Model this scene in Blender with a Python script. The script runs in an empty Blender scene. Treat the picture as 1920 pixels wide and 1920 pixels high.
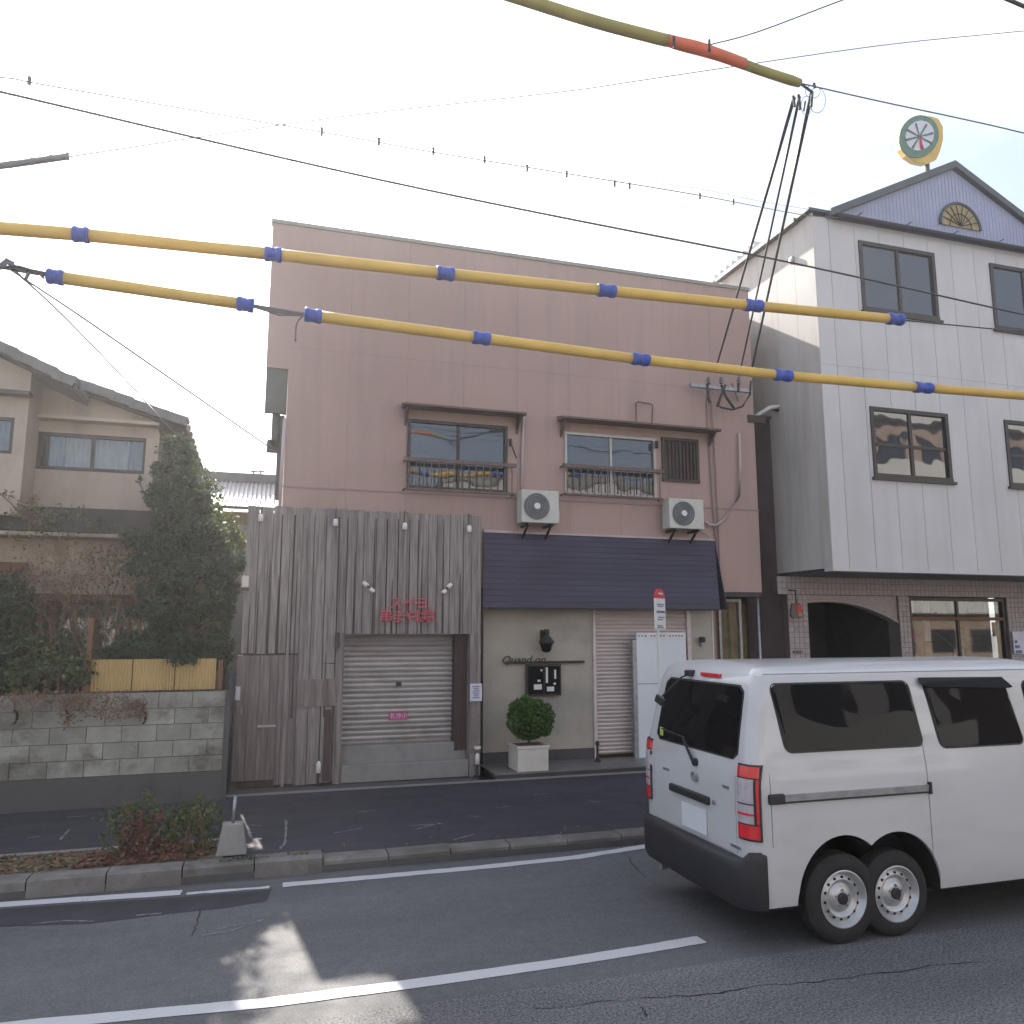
import bpy, bmesh, math, random
import numpy as np
from mathutils import Vector, Matrix

random.seed(7)
RNG = np.random.default_rng(7)
scene = bpy.context.scene
COL = scene.collection
R = math.radians

# ------------------------------------------------------------------ camera
F_PX = 1480.0
PITCH = math.atan(0.1486)
YAW = R(17.2)
CAM_H = 2.2
cam_d = bpy.data.cameras.new("camera")
cam_d.sensor_width = 36.0
cam_d.lens = 36.0 * F_PX / 1920.0
cam_d.clip_start = 0.05
cam_d.clip_end = 3000
cam = bpy.data.objects.new("camera", cam_d)
COL.objects.link(cam)
cam.location = (0, 0, CAM_H)
cam.rotation_euler = (R(90) + PITCH, 0, -YAW)
scene.camera = cam

# ------------------------------------------------------------------ light
SUN_EL = R(32.8)
SUN_AZ = R(6.8)                      # to the left of +Y
TO_SUN = Vector((-math.sin(SUN_AZ) * math.cos(SUN_EL), math.cos(SUN_AZ) * math.cos(SUN_EL), math.sin(SUN_EL)))
sun_d = bpy.data.lights.new("sun", 'SUN')
sun_d.energy = 4.2
sun_d.angle = R(0.6)
sun_d.color = (1.0, 0.93, 0.82)
sun = bpy.data.objects.new("sun", sun_d)
COL.objects.link(sun)
sun.rotation_euler = TO_SUN.to_track_quat('Z', 'Y').to_euler()

scene.view_settings.view_transform = 'Standard'
scene.view_settings.look = 'None'
scene.view_settings.gamma = 1.0
scene.view_settings.use_curve_mapping = False
scene.view_settings.exposure = 1.54

world = bpy.data.worlds.new("World")
scene.world = world
world.use_nodes = True
wn, wl = world.node_tree.nodes, world.node_tree.links
wn.clear()
w_out = wn.new('ShaderNodeOutputWorld')
w_bg = wn.new('ShaderNodeBackground')
w_bg.inputs['Strength'].default_value = 0.1
sky = wn.new('ShaderNodeTexSky')
sky.sky_type = 'NISHITA'
sky.sun_disc = False
sky.sun_elevation = SUN_EL
sky.sun_rotation = -SUN_AZ
sky.air_density = 1.0
sky.dust_density = 1.6
sky.ozone_density = 1.4
tc = wn.new('ShaderNodeTexCoord')
mp = wn.new('ShaderNodeMapping')
mp.inputs['Scale'].default_value = (1.0, 1.0, 2.1)
mp.inputs['Location'].default_value = (0.35, 0.1, 0.0)
wl.new(tc.outputs['Generated'], mp.inputs['Vector'])
cn = wn.new('ShaderNodeTexNoise')
cn.inputs['Scale'].default_value = 2.1
cn.inputs['Detail'].default_value = 7
cn.inputs['Roughness'].default_value = 0.55
wl.new(mp.outputs[0], cn.inputs['Vector'])
# thin cloud scatters the sun forward: brighter and denser round the sun
dt = wn.new('ShaderNodeVectorMath'); dt.operation = 'DOT_PRODUCT'
nrm = wn.new('ShaderNodeVectorMath'); nrm.operation = 'NORMALIZE'
wl.new(tc.outputs['Generated'], nrm.inputs[0])
wl.new(nrm.outputs[0], dt.inputs[0])
dt.inputs[1].default_value = TO_SUN
cl = wn.new('ShaderNodeMath'); cl.operation = 'MAXIMUM'; cl.inputs[1].default_value = 0.0
wl.new(dt.outputs['Value'], cl.inputs[0])
pw = wn.new('ShaderNodeMath'); pw.operation = 'POWER'; pw.inputs[1].default_value = 5.0
wl.new(cl.outputs[0], pw.inputs[0])
ad = wn.new('ShaderNodeMath'); ad.operation = 'MULTIPLY_ADD'
wl.new(pw.outputs[0], ad.inputs[0]); ad.inputs[1].default_value = 0.42
wl.new(cn.outputs['Fac'], ad.inputs[2])
rp = wn.new('ShaderNodeMapRange')
rp.inputs['From Min'].default_value = 0.47
rp.inputs['From Max'].default_value = 0.72
rp.inputs['To Min'].default_value = 0.4
rp.inputs['To Max'].default_value = 0.97
rp.interpolation_type = 'SMOOTHSTEP'
wl.new(ad.outputs[0], rp.inputs['Value'])
cb = wn.new('ShaderNodeMapRange')
cb.inputs['From Min'].default_value = 0.0
cb.inputs['From Max'].default_value = 1.0
cb.inputs['To Min'].default_value = 3.9
cb.inputs['To Max'].default_value = 17.0
pw2 = wn.new('ShaderNodeMath'); pw2.operation = 'POWER'; pw2.inputs[1].default_value = 11.0
wl.new(cl.outputs[0], pw2.inputs[0])
cs = wn.new('ShaderNodeMath'); cs.operation = 'MULTIPLY_ADD'; cs.inputs[1].default_value = 0.5; cs.inputs[2].default_value = -0.22
wl.new(cn.outputs['Fac'], cs.inputs[0])
cs2 = wn.new('ShaderNodeMath'); cs2.operation = 'ADD'
wl.new(pw2.outputs[0], cs2.inputs[0]); wl.new(cs.outputs[0], cs2.inputs[1])
wl.new(cs2.outputs[0], cb.inputs['Value'])
cc = wn.new('ShaderNodeVectorMath'); cc.operation = 'SCALE'
cc.inputs[0].default_value = (0.92, 0.945, 1.0)
wl.new(cb.outputs[0], cc.inputs['Scale'])
mx = wn.new('ShaderNodeMix'); mx.data_type = 'RGBA'
wl.new(rp.outputs[0], mx.inputs['Factor'])
wl.new(sky.outputs[0], mx.inputs['A'])
wl.new(cc.outputs[0], mx.inputs['B'])
wl.new(mx.outputs['Result'], w_bg.inputs['Color'])
wl.new(w_bg.outputs[0], w_out.inputs['Surface'])

# ------------------------------------------------------------------ geometry on measured planes
_cp, _sp, _cy, _sy = math.cos(PITCH), math.sin(PITCH), math.cos(YAW), math.sin(YAW)
_f = Vector((_sy * _cp, _cy * _cp, _sp)); _r = Vector((_cy, -_sy, 0)); _u = _r.cross(_f)
_C = Vector((0, 0, CAM_H))


def _ray(x, y):
    return _f + _r * ((x - 960) / F_PX) - _u * ((y - 960) / F_PX)


def PY(x, y, Y):                      # point on the upright plane at distance Y
    d = _ray(x, y); return _C + d * (Y / d.y)


def PZ(x, y, z=0.0):                  # point on the level plane at height z
    d = _ray(x, y); return _C + d * ((z - CAM_H) / d.z)


# ------------------------------------------------------------------ materials
def node_mat(name):
    m = bpy.data.materials.new(name); m.use_nodes = True
    nt = m.node_tree
    return m, nt.nodes, nt.links, nt.nodes['Principled BSDF']


def M(name, col, rough=0.6, var=0.15, scale=3.0, bump=0.1, bscale=40.0, metal=0.0, rand=0.0,
      stretch=(1, 1, 1), dirt=None, dirt_scale=(1.2, 1.2, 0.4), dirt_amt=0.5, ior=1.45, det=6, bstretch=None, coat=0.0, bdist=0.01):
    m, n, l, b = node_mat(name)
    g = n.new('ShaderNodeNewGeometry')
    def mapped(s):
        q = n.new('ShaderNodeMapping'); q.inputs['Scale'].default_value = s
        l.new(g.outputs['Position'], q.inputs['Vector']); return q.outputs[0]
    nz = n.new('ShaderNodeTexNoise'); nz.inputs['Scale'].default_value = scale; nz.inputs['Detail'].default_value = det
    l.new(mapped(stretch), nz.inputs['Vector'])
    mr = n.new('ShaderNodeMapRange')
    mr.inputs['From Min'].default_value = 0.3; mr.inputs['From Max'].default_value = 0.7
    mr.inputs['To Min'].default_value = 1 - var; mr.inputs['To Max'].default_value = 1 + var
    l.new(nz.outputs['Fac'], mr.inputs['Value'])
    val = mr.outputs[0]
    if rand:
        oi = n.new('ShaderNodeObjectInfo')
        r2 = n.new('ShaderNodeMapRange'); r2.inputs['To Min'].default_value = 1 - rand; r2.inputs['To Max'].default_value = 1 + rand
        l.new(oi.outputs['Random'], r2.inputs['Value'])
        mm = n.new('ShaderNodeMath'); mm.operation = 'MULTIPLY'
        l.new(val, mm.inputs[0]); l.new(r2.outputs[0], mm.inputs[1]); val = mm.outputs[0]
    sc = n.new('ShaderNodeVectorMath'); sc.operation = 'SCALE'; sc.inputs[0].default_value = col[:3]
    l.new(val, sc.inputs['Scale'])
    out = sc.outputs[0]
    if dirt:
        dn = n.new('ShaderNodeTexNoise'); dn.inputs['Scale'].default_value = 1.0; dn.inputs['Detail'].default_value = 8
        dn.inputs['Roughness'].default_value = 0.62
        l.new(mapped(dirt_scale), dn.inputs['Vector'])
        dr = n.new('ShaderNodeMapRange'); dr.inputs['From Min'].default_value = 0.48; dr.inputs['From Max'].default_value = 0.72
        dr.inputs['To Max'].default_value = dirt_amt
        l.new(dn.outputs['Fac'], dr.inputs['Value'])
        mx = n.new('ShaderNodeMix'); mx.data_type = 'RGBA'
        l.new(dr.outputs[0], mx.inputs['Factor']); l.new(out, mx.inputs['A'])
        mx.inputs['B'].default_value = (*dirt, 1)
        out = mx.outputs['Result']
    l.new(out, b.inputs['Base Color'])
    b.inputs['Roughness'].default_value = rough
    b.inputs['Metallic'].default_value = metal
    b.inputs['IOR'].default_value = ior
    if coat:
        b.inputs['Coat Weight'].default_value = coat; b.inputs['Coat Roughness'].default_value = 0.06
    if bump:
        bn = n.new('ShaderNodeTexNoise'); bn.inputs['Scale'].default_value = bscale; bn.inputs['Detail'].default_value = 5
        l.new(mapped(bstretch or stretch), bn.inputs['Vector'])
        bp = n.new('ShaderNodeBump'); bp.inputs['Strength'].default_value = bump; bp.inputs['Distance'].default_value = bdist
        l.new(bn.outputs['Fac'], bp.inputs['Height']); l.new(bp.outputs[0], b.inputs['Normal'])
    return m


def glass_mat(name, tint=(0.02, 0.022, 0.025), ior=1.9, rough=0.02, wav=0.02):
    m, n, l, b = node_mat(name)
    b.inputs['Base Color'].default_value = (*tint, 1)
    b.inputs['Roughness'].default_value = rough; b.inputs['IOR'].default_value = ior
    g = n.new('ShaderNodeNewGeometry')
    bn = n.new('ShaderNodeTexNoise'); bn.inputs['Scale'].default_value = 1.7; bn.inputs['Detail'].default_value = 1
    l.new(g.outputs['Position'], bn.inputs['Vector'])
    bp = n.new('ShaderNodeBump'); bp.inputs['Strength'].default_value = wav; bp.inputs['Distance'].default_value = 0.3
    l.new(bn.outputs['Fac'], bp.inputs['Height']); l.new(bp.outputs[0], b.inputs['Normal'])
    return m


def clear_glass(name, refl=0.25):
    m, n, l, b = node_mat(name)
    o = n['Material Output']; n.remove(b)
    t = n.new('ShaderNodeBsdfTransparent'); t.inputs[0].default_value = (0.8, 0.82, 0.82, 1)
    gl = n.new('ShaderNodeBsdfGlossy'); gl.inputs['Roughness'].default_value = 0.03
    mx = n.new('ShaderNodeMixShader'); mx.inputs[0].default_value = refl
    l.new(t.outputs[0], mx.inputs[1]); l.new(gl.outputs[0], mx.inputs[2]); l.new(mx.outputs[0], o.inputs['Surface'])
    return m


def leaf_mat(name, c1, c2, scale=9.0, trans=0.25):
    m, n, l, b = node_mat(name)
    o = n['Material Output']
    g = n.new('ShaderNodeNewGeometry')
    nz = n.new('ShaderNodeTexNoise'); nz.inputs['Scale'].default_value = scale; nz.inputs['Detail'].default_value = 3
    l.new(g.outputs['Position'], nz.inputs['Vector'])
    at = n.new('ShaderNodeMapRange'); at.inputs['From Min'].default_value = 0.35; at.inputs['From Max'].default_value = 0.68
    l.new(nz.outputs['Fac'], at.inputs['Value'])
    mx = n.new('ShaderNodeMix'); mx.data_type = 'RGBA'
    mx.inputs['A'].default_value = (*c1, 1); mx.inputs['B'].default_value = (*c2, 1)
    l.new(at.outputs[0], mx.inputs['Factor']); l.new(mx.outputs['Result'], b.inputs['Base Color'])
    b.inputs['Roughness'].default_value = 0.55
    tr = n.new('ShaderNodeBsdfTranslucent'); l.new(mx.outputs['Result'], tr.inputs['Color'])
    ms = n.new('ShaderNodeMixShader'); ms.inputs[0].default_value = trans
    l.new(b.outputs[0], ms.inputs[1]); l.new(tr.outputs[0], ms.inputs[2]); l.new(ms.outputs[0], o.inputs['Surface'])
    return m


MT = {}
MT['pink'] = M('pink_painted_board', (0.385, 0.268, 0.238), 0.75, 0.06, 0.8, 0.08, 25, rand=0.01, dirt=(0.30, 0.235, 0.21), dirt_scale=(3.5, 3.5, 0.22), dirt_amt=0.6)
MT['pinkback'] = M('pink_backing', (0.30, 0.21, 0.195), 0.9, 0.1)
MT['coping'] = M('grey_metal_coping', (0.25, 0.25, 0.22), 0.5, 0.1, metal=0.3)
MT['greyside'] = M('grey_corrugated_side', (0.09, 0.095, 0.09), 0.7, 0.1)
MT['hood'] = M('brown_window_hood_metal', (0.12, 0.078, 0.075), 0.55, 0.2, 6, 0.1, dirt=(0.2, 0.14, 0.12))
MT['frame_brown'] = M('brown_aluminium', (0.035, 0.026, 0.025), 0.4, 0.1)
MT['frame_silver'] = M('silver_aluminium', (0.36, 0.34, 0.32), 0.4, 0.08, metal=0.5)
MT['frame_wood'] = M('reddish_wood_frame', (0.16, 0.07, 0.04), 0.6, 0.2)
MT['rail'] = M('rusty_rail_paint', (0.12, 0.085, 0.08), 0.6, 0.25, 30, dirt=(0.25, 0.16, 0.1), dirt_scale=(20, 20, 20))
MT['glass'] = glass_mat('window_glass', (0.03, 0.033, 0.042), ior=1.85)
MT['glass_dark'] = glass_mat('tinted_glass', (0.006, 0.006, 0.008), ior=1.23)
MT['glass_clear'] = clear_glass('clear_glass', 0.08)
MT['curtain'] = M('pale_curtain_cloth', (0.5, 0.48, 0.46), 0.9, 0.12, 3)
MT['curtain_blue'] = M('bluish_curtain_cloth', (0.2, 0.21, 0.25), 0.9, 0.2, 3)
MT['gold'] = M('gold_curtain_cloth', (0.5, 0.4, 0.2), 0.5, 0.25, 6)
MT['wood'] = M('weathered_grey_plank', (0.245, 0.214, 0.205), 0.85, 0.30, 5, 0.3, 16, rand=0.10, stretch=(9, 9, 0.5), dirt=(0.075, 0.058, 0.06), dirt_scale=(14, 14, 0.6), dirt_amt=0.8)
MT['wood_door'] = M('weathered_brown_plank', (0.205, 0.165, 0.16), 0.85, 0.3, 5, 0.5, 16, rand=0.1, stretch=(9, 9, 0.5), dirt=(0.09, 0.055, 0.05), dirt_scale=(12, 12, 0.6), dirt_amt=0.7)
MT['wood_dark'] = M('dark_stained_wood', (0.06, 0.035, 0.033), 0.7, 0.3, 5, 0.3, 16, stretch=(9, 9, 0.5))
MT['black'] = M('black_void', (0.012, 0.011, 0.012), 0.9, 0.1)
MT['shutter'] = M('grey_shutter_slat', (0.42, 0.385, 0.375), 0.42, 0.14, 2.0, 0.05, 20, metal=0.25, rand=0.1, stretch=(1, 1, 6), dirt=(0.17, 0.13, 0.11), dirt_scale=(1.4, 1.4, 1.6), dirt_amt=0.6)
MT['shutter_pale'] = M('beige_shutter_slat', (0.58, 0.50, 0.48), 0.45, 0.08, 2.0, 0.05, 20, rand=0.07, stretch=(1, 1, 6))
MT['concrete'] = M('stained_concrete', (0.25, 0.24, 0.235), 0.9, 0.2, 3, 0.3, 60, dirt=(0.12, 0.115, 0.11), dirt_scale=(3, 3, 3), dirt_amt=0.6, rand=0.08)
MT['concrete_dark'] = M('dark_damp_concrete', (0.085, 0.08, 0.083), 0.9, 0.25, 3, 0.3, 60, dirt=(0.04, 0.038, 0.04), dirt_scale=(3, 3, 3))
MT['block'] = M('aged_concrete_block', (0.27, 0.262, 0.235), 0.92, 0.25, 3, 0.5, 70, rand=0.16, dirt=(0.075, 0.058, 0.045), dirt_scale=(1.9, 1.9, 2.6), dirt_amt=1.0)
MT['mortar'] = M('dark_mortar', (0.13, 0.125, 0.12), 0.95, 0.2, 8, 0.3)
MT['kerb'] = M('weathered_kerb_granite', (0.165, 0.155, 0.148), 0.9, 0.3, 8, 0.6, 90, rand=0.15, dirt=(0.055, 0.055, 0.035), dirt_scale=(4, 4, 4), dirt_amt=0.75)
MT['stucco'] = M('beige_grey_stucco', (0.40, 0.362, 0.312), 0.9, 0.12, 1.2, 0.35, 35, dirt=(0.22, 0.22, 0.215), dirt_scale=(1.0, 1.0, 1.2), dirt_amt=0.7)
MT['awning'] = M('dark_navy_awning_sheet', (0.044, 0.039, 0.066), 0.55, 0.25, 1.5, 0.12, 12, stretch=(0.6, 1, 4))
MT['tile_floor'] = M('grey_tile', (0.17, 0.16, 0.16), 0.4, 0.12, 2, 0.05, rand=0.1)
MT['white_panel'] = M('white_panel_board', (0.62, 0.65, 0.69), 0.35, 0.05, 1.5, 0.02)
MT['white_paint'] = M('white_car_paint', (0.50, 0.505, 0.525), 0.32, 0.03, 1, 0, coat=0.6, dirt=(0.36, 0.35, 0.33), dirt_scale=(1.3, 1.3, 3.5), dirt_amt=0.35)
MT['white_metal'] = M('white_enamel', (0.66, 0.65, 0.63), 0.45, 0.06, 4, 0)
MT['ac_white'] = M('aged_white_enamel', (0.52, 0.51, 0.47), 0.5, 0.08, 4, 0, dirt=(0.35, 0.33, 0.28), dirt_scale=(5, 5, 3), dirt_amt=0.5)
MT['grille'] = M('grey_fan_grille', (0.11, 0.115, 0.12), 0.5, 0.1)
MT['black_plastic'] = M('black_plastic', (0.022, 0.021, 0.026), 0.5, 0.1, 5, 0.1, 200)
MT['rubber'] = M('tyre_rubber', (0.02, 0.019, 0.021), 0.8, 0.15, 10, 0.2, 90)
MT['steel'] = M('painted_steel_wheel', (0.45, 0.46, 0.48), 0.35, 0.12, 8, 0, metal=0.5)
MT['red_lamp'] = M('red_lamp_plastic', (0.62, 0.02, 0.03), 0.2, 0.1, 10, 0, coat=0.5)
MT['clear_lamp'] = M('pale_lamp_plastic', (0.42, 0.38, 0.42), 0.2, 0.15, 15, 0, coat=0.5)
MT['red'] = M('red_sign_paint', (0.55, 0.02, 0.045), 0.5, 0.1)
MT['letter_red'] = M('red_cut_letter', (0.58, 0.08, 0.12), 0.5, 0.12, 30, rand=0.1)
MT['magenta'] = M('magenta_sign_film', (0.48, 0.08, 0.22), 0.6, 0.15, 40)
MT['paper'] = M('white_paper', (0.6, 0.59, 0.66), 0.8, 0.05)
MT['ink'] = M('blue_grey_ink', (0.13, 0.14, 0.28), 0.7, 0.1)
MT['iron'] = M('black_iron', (0.025, 0.024, 0.025), 0.55, 0.2, 20)
MT['pipe_black'] = M('black_drain_pipe', (0.018, 0.018, 0.03), 0.4, 0.1)
MT['pipe_pink'] = M('pink_painted_pipe', (0.30, 0.21, 0.2), 0.6, 0.1)
MT['hose'] = M('pale_pink_hose', (0.45, 0.37, 0.37), 0.6, 0.1)
MT['galv'] = M('galvanised_steel', (0.30, 0.31, 0.33), 0.4, 0.2, 12, 0, metal=0.6)
MT['wire'] = M('black_cable_sheath', (0.035, 0.037, 0.045), 0.5, 0.1)
MT['wire_grey'] = M('grey_cable_sheath', (0.12, 0.12, 0.14), 0.5, 0.1)
MT['yellow'] = M('yellow_cable_guard', (0.62, 0.40, 0.085), 0.42, 0.1, 3, 0.03, rand=0.06)
MT['blue'] = M('blue_guard_coupling', (0.03, 0.07, 0.36), 0.4, 0.12, 6, rand=0.06)
MT['olive'] = M('olive_cable_guard', (0.27, 0.24, 0.06), 0.45, 0.15, 4)
MT['orange'] = M('orange_cable_guard', (0.62, 0.12, 0.05), 0.45, 0.15, 4)
MT['wpanel'] = M('off_white_wall_panel', (0.53, 0.51, 0.515), 0.55, 0.05, 1.0, 0.03, 12, rand=0.025, dirt=(0.42, 0.41, 0.41), dirt_scale=(3, 3, 0.3), dirt_amt=0.4)
MT['wside'] = M('grey_white_side_panel', (0.52, 0.49, 0.465), 0.6, 0.06, 1.0, 0.03, 12, dirt=(0.3, 0.27, 0.25), dirt_scale=(3, 3, 0.3), dirt_amt=0.5)
MT['wgap'] = M('joint_sealant', (0.16, 0.16, 0.17), 0.8, 0.1)
MT['gable'] = M('blue_ribbed_sheet', (0.32, 0.34, 0.47), 0.5, 0.08, 2, 0)
MT['roof_metal'] = M('dark_grey_roof_metal', (0.07, 0.08, 0.088), 0.45, 0.15, 3, 0.05)
MT['gutter'] = M('dark_gutter_plastic', (0.028, 0.026, 0.038), 0.45, 0.1)
MT['tile_pink'] = M('pinkish_mosaic_tile', (0.36, 0.31, 0.30), 0.5, 0.12, 18, 0.2, 30, rand=0.09)
MT['grout'] = M('tile_grout', (0.16, 0.13, 0.125), 0.8, 0.1)
MT['interior'] = M('dim_interior_plaster', (0.05, 0.045, 0.045), 0.9, 0.2)  # near-black plaster puts the darkness of the rooms into the colour
MT['sill_stone'] = M('tan_stone', (0.32, 0.25, 0.13), 0.6, 0.2, 12)
MT['alley'] = M('brown_corrugated_sheet', (0.085, 0.06, 0.062), 0.7, 0.2, 2, 0.1)
MT['lplaster'] = M('warm_grey_plaster', (0.43, 0.35, 0.29), 0.85, 0.08, 1.2, 0.15, 30, dirt=(0.2, 0.165, 0.14), dirt_scale=(2, 2, 0.6), dirt_amt=0.5)
MT['lplaster2'] = M('tan_plaster', (0.40, 0.31, 0.25), 0.85, 0.12, 2, 0.2, 30, dirt=(0.16, 0.11, 0.08), dirt_scale=(3, 3, 2), dirt_amt=0.6)
MT['rtile'] = M('grey_fired_roof_tile', (0.125, 0.125, 0.13), 0.5, 0.2, 5, 0.1, rand=0.12)
MT['soffit'] = M('dark_timber_soffit', (0.06, 0.05, 0.052), 0.8, 0.2)
MT['ypanel'] = M('yellow_corrugated_plastic', (0.58, 0.42, 0.2), 0.5, 0.1, 2, 0, rand=0.05)
MT['ywall'] = M('yellow_plaster', (0.42, 0.33, 0.14), 0.8, 0.15)
MT['sunlit_sheet'] = M('pale_sunlit_roof_sheet', (0.5, 0.5, 0.52), 0.35, 0.1)  # sunlit white of the ribs is put into the sheet colour
MT['soil'] = M('dry_soil', (0.12, 0.10, 0.075), 0.95, 0.3, 9, 0.8, 60, dirt=(0.09, 0.085, 0.04), dirt_scale=(6, 6, 6))
MT['bark'] = M('brown_bark', (0.10, 0.07, 0.052), 0.9, 0.3, 12, 0.5, 40)
MT['twig'] = M('dry_brown_twig', (0.20, 0.13, 0.085), 0.9, 0.3, 12)
MT['leaf_dark'] = leaf_mat('dark_green_needles', (0.020, 0.040, 0.025), (0.058, 0.098, 0.056))
MT['leaf_mid'] = leaf_mat('mid_green_leaves', (0.03, 0.055, 0.02), (0.11, 0.15, 0.045))
MT['leaf_yellow_lit'] = leaf_mat('yellow_green_leaves', (0.07, 0.10, 0.02), (0.22, 0.25, 0.06))  # yellow green foliage; also carries the gap shrub's sunlight in its colour
MT['leaf_box'] = leaf_mat('fresh_green_leaves', (0.025, 0.075, 0.012), (0.10, 0.21, 0.03), 25)
MT['leaf_red'] = leaf_mat('rust_red_leaves', (0.13, 0.04, 0.03), (0.26, 0.12, 0.08), 20)
MT['leaf_brown'] = leaf_mat('dry_brown_leaves', (0.16, 0.09, 0.05), (0.30, 0.18, 0.11), 20)
MT['planter'] = M('cream_planter_fibre', (0.60, 0.55, 0.50), 0.7, 0.08, 5, 0.2, 50)
MT['chalk'] = M('worn_white_paint', (0.2, 0.2, 0.21), 0.9, 0.25, 30)


def road_material(name, base, speck, line=None, tint=(0.1, 0.1, 0.12), patch=(0.5, 0.5), grain=1.0):
    m, n, l, b = node_mat(name)
    g = n.new('ShaderNodeNewGeometry')
    def noise(sc, det=4, stretch=(1, 1, 1), ro=0.5):
        q = n.new('ShaderNodeMapping'); q.inputs['Scale'].default_value = stretch
        l.new(g.outputs['Position'], q.inputs['Vector'])
        z = n.new('ShaderNodeTexNoise'); z.inputs['Scale'].default_value = sc; z.inputs['Detail'].default_value = det
        z.inputs['Roughness'].default_value = ro
        l.new(q.outputs[0], z.inputs['Vector']); return z.outputs['Fac']
    def mrange(v, a, c, d, e):
        r = n.new('ShaderNodeMapRange'); r.inputs['From Min'].default_value = a; r.inputs['From Max'].default_value = c
        r.inputs['To Min'].default_value = d; r.inputs['To Max'].default_value = e
        l.new(v, r.inputs['Value']); return r.outputs[0]
    def mul(a, c):
        q = n.new('ShaderNodeMath'); q.operation = 'MULTIPLY'; l.new(a, q.inputs[0]); l.new(c, q.inputs[1]); return q.outputs[0]
    big = mrange(noise(0.7, 5, (0.35, 1.6, 1)), 0.3, 0.7, 1 - patch[0] * 0.5, 1 + patch[0] * 0.5)
    mid = mrange(noise(14, 4), 0.3, 0.7, 0.9, 1.1)
    fine = mrange(noise(62, 3, ro=0.85), 0.36, 0.64, 1 - 0.6 * grain, 1 + 0.6 * grain)
    vo = n.new('ShaderNodeTexVoronoi'); vo.inputs['Scale'].default_value = 62
    l.new(g.outputs['Position'], vo.inputs['Vector'])
    st = mrange(vo.outputs['Distance'], 0.0, 0.16, 1.0, 0.0)
    v = mul(mul(big, mid), fine)
    sc = n.new('ShaderNodeVectorMath'); sc.operation = 'SCALE'; sc.inputs[0].default_value = base
    l.new(v, sc.inputs['Scale'])
    mx = n.new('ShaderNodeMix'); mx.data_type = 'RGBA'
    k = n.new('ShaderNodeMath'); k.operation = 'MULTIPLY'; k.inputs[1].default_value = speck
    l.new(st, k.inputs[0]); l.new(k.outputs[0], mx.inputs['Factor'])
    l.new(sc.outputs[0], mx.inputs['A']); mx.inputs['B'].default_value = (0.32, 0.31, 0.30, 1)
    l.new(mx.outputs['Result'], b.inputs['Base Color'])
    rr = mrange(noise(3, 4), 0.3, 0.7, 0.72, 0.92); l.new(rr, b.inputs['Roughness'])
    bp = n.new('ShaderNodeBump'); bp.inputs['Strength'].default_value = 0.5 * grain; bp.inputs['Distance'].default_value = 0.004
    l.new(noise(110, 3, ro=0.7), bp.inputs['Height']); l.new(bp.outputs[0], b.inputs['Normal'])
    return m


MT['road'] = road_material('worn_asphalt', (0.118, 0.117, 0.125), 0.95, patch=(0.6, 0.5), grain=1.45)
MT['road_new'] = road_material('smoother_asphalt', (0.100, 0.100, 0.109), 0.25, patch=(0.4, 0.5), grain=0.55)
MT['pave'] = road_material('dark_pavement_asphalt', (0.032, 0.030, 0.043), 0.08, patch=(0.7, 0.5), grain=0.5)
MT['ground'] = M('packed_earth', (0.13, 0.12, 0.105), 0.95, 0.2, 2, 0.3)


def line_mat():
    m, n, l, b = node_mat('worn_road_paint')
    g = n.new('ShaderNodeNewGeometry')
    z = n.new('ShaderNodeTexNoise'); z.inputs['Scale'].default_value = 60; z.inputs['Detail'].default_value = 4; z.inputs['Roughness'].default_value = 0.75
    l.new(g.outputs['Position'], z.inputs['Vector'])
    z2 = n.new('ShaderNodeTexNoise'); z2.inputs['Scale'].default_value = 2.2
    l.new(g.outputs['Position'], z2.inputs['Vector'])
    a = n.new('ShaderNodeMath'); a.operation = 'MULTIPLY_ADD'; a.inputs[1].default_value = 0.7
    l.new(z2.outputs['Fac'], a.inputs[0]); l.new(z.outputs['Fac'], a.inputs[2])
    r = n.new('ShaderNodeMapRange'); r.inputs['From Min'].default_value = 0.98; r.inputs['From Max'].default_value = 1.12
    l.new(a.outputs[0], r.inputs['Value'])
    mx = n.new('ShaderNodeMix'); mx.data_type = 'RGBA'
    mx.inputs['A'].default_value = (0.50, 0.50, 0.53, 1); mx.inputs['B'].default_value = (0.16, 0.16, 0.18, 1)
    l.new(r.outputs[0], mx.inputs['Factor']); l.new(mx.outputs['Result'], b.inputs['Base Color'])
    b.inputs['Roughness'].default_value = 0.7
    return m


MT['paint'] = line_mat()


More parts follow.
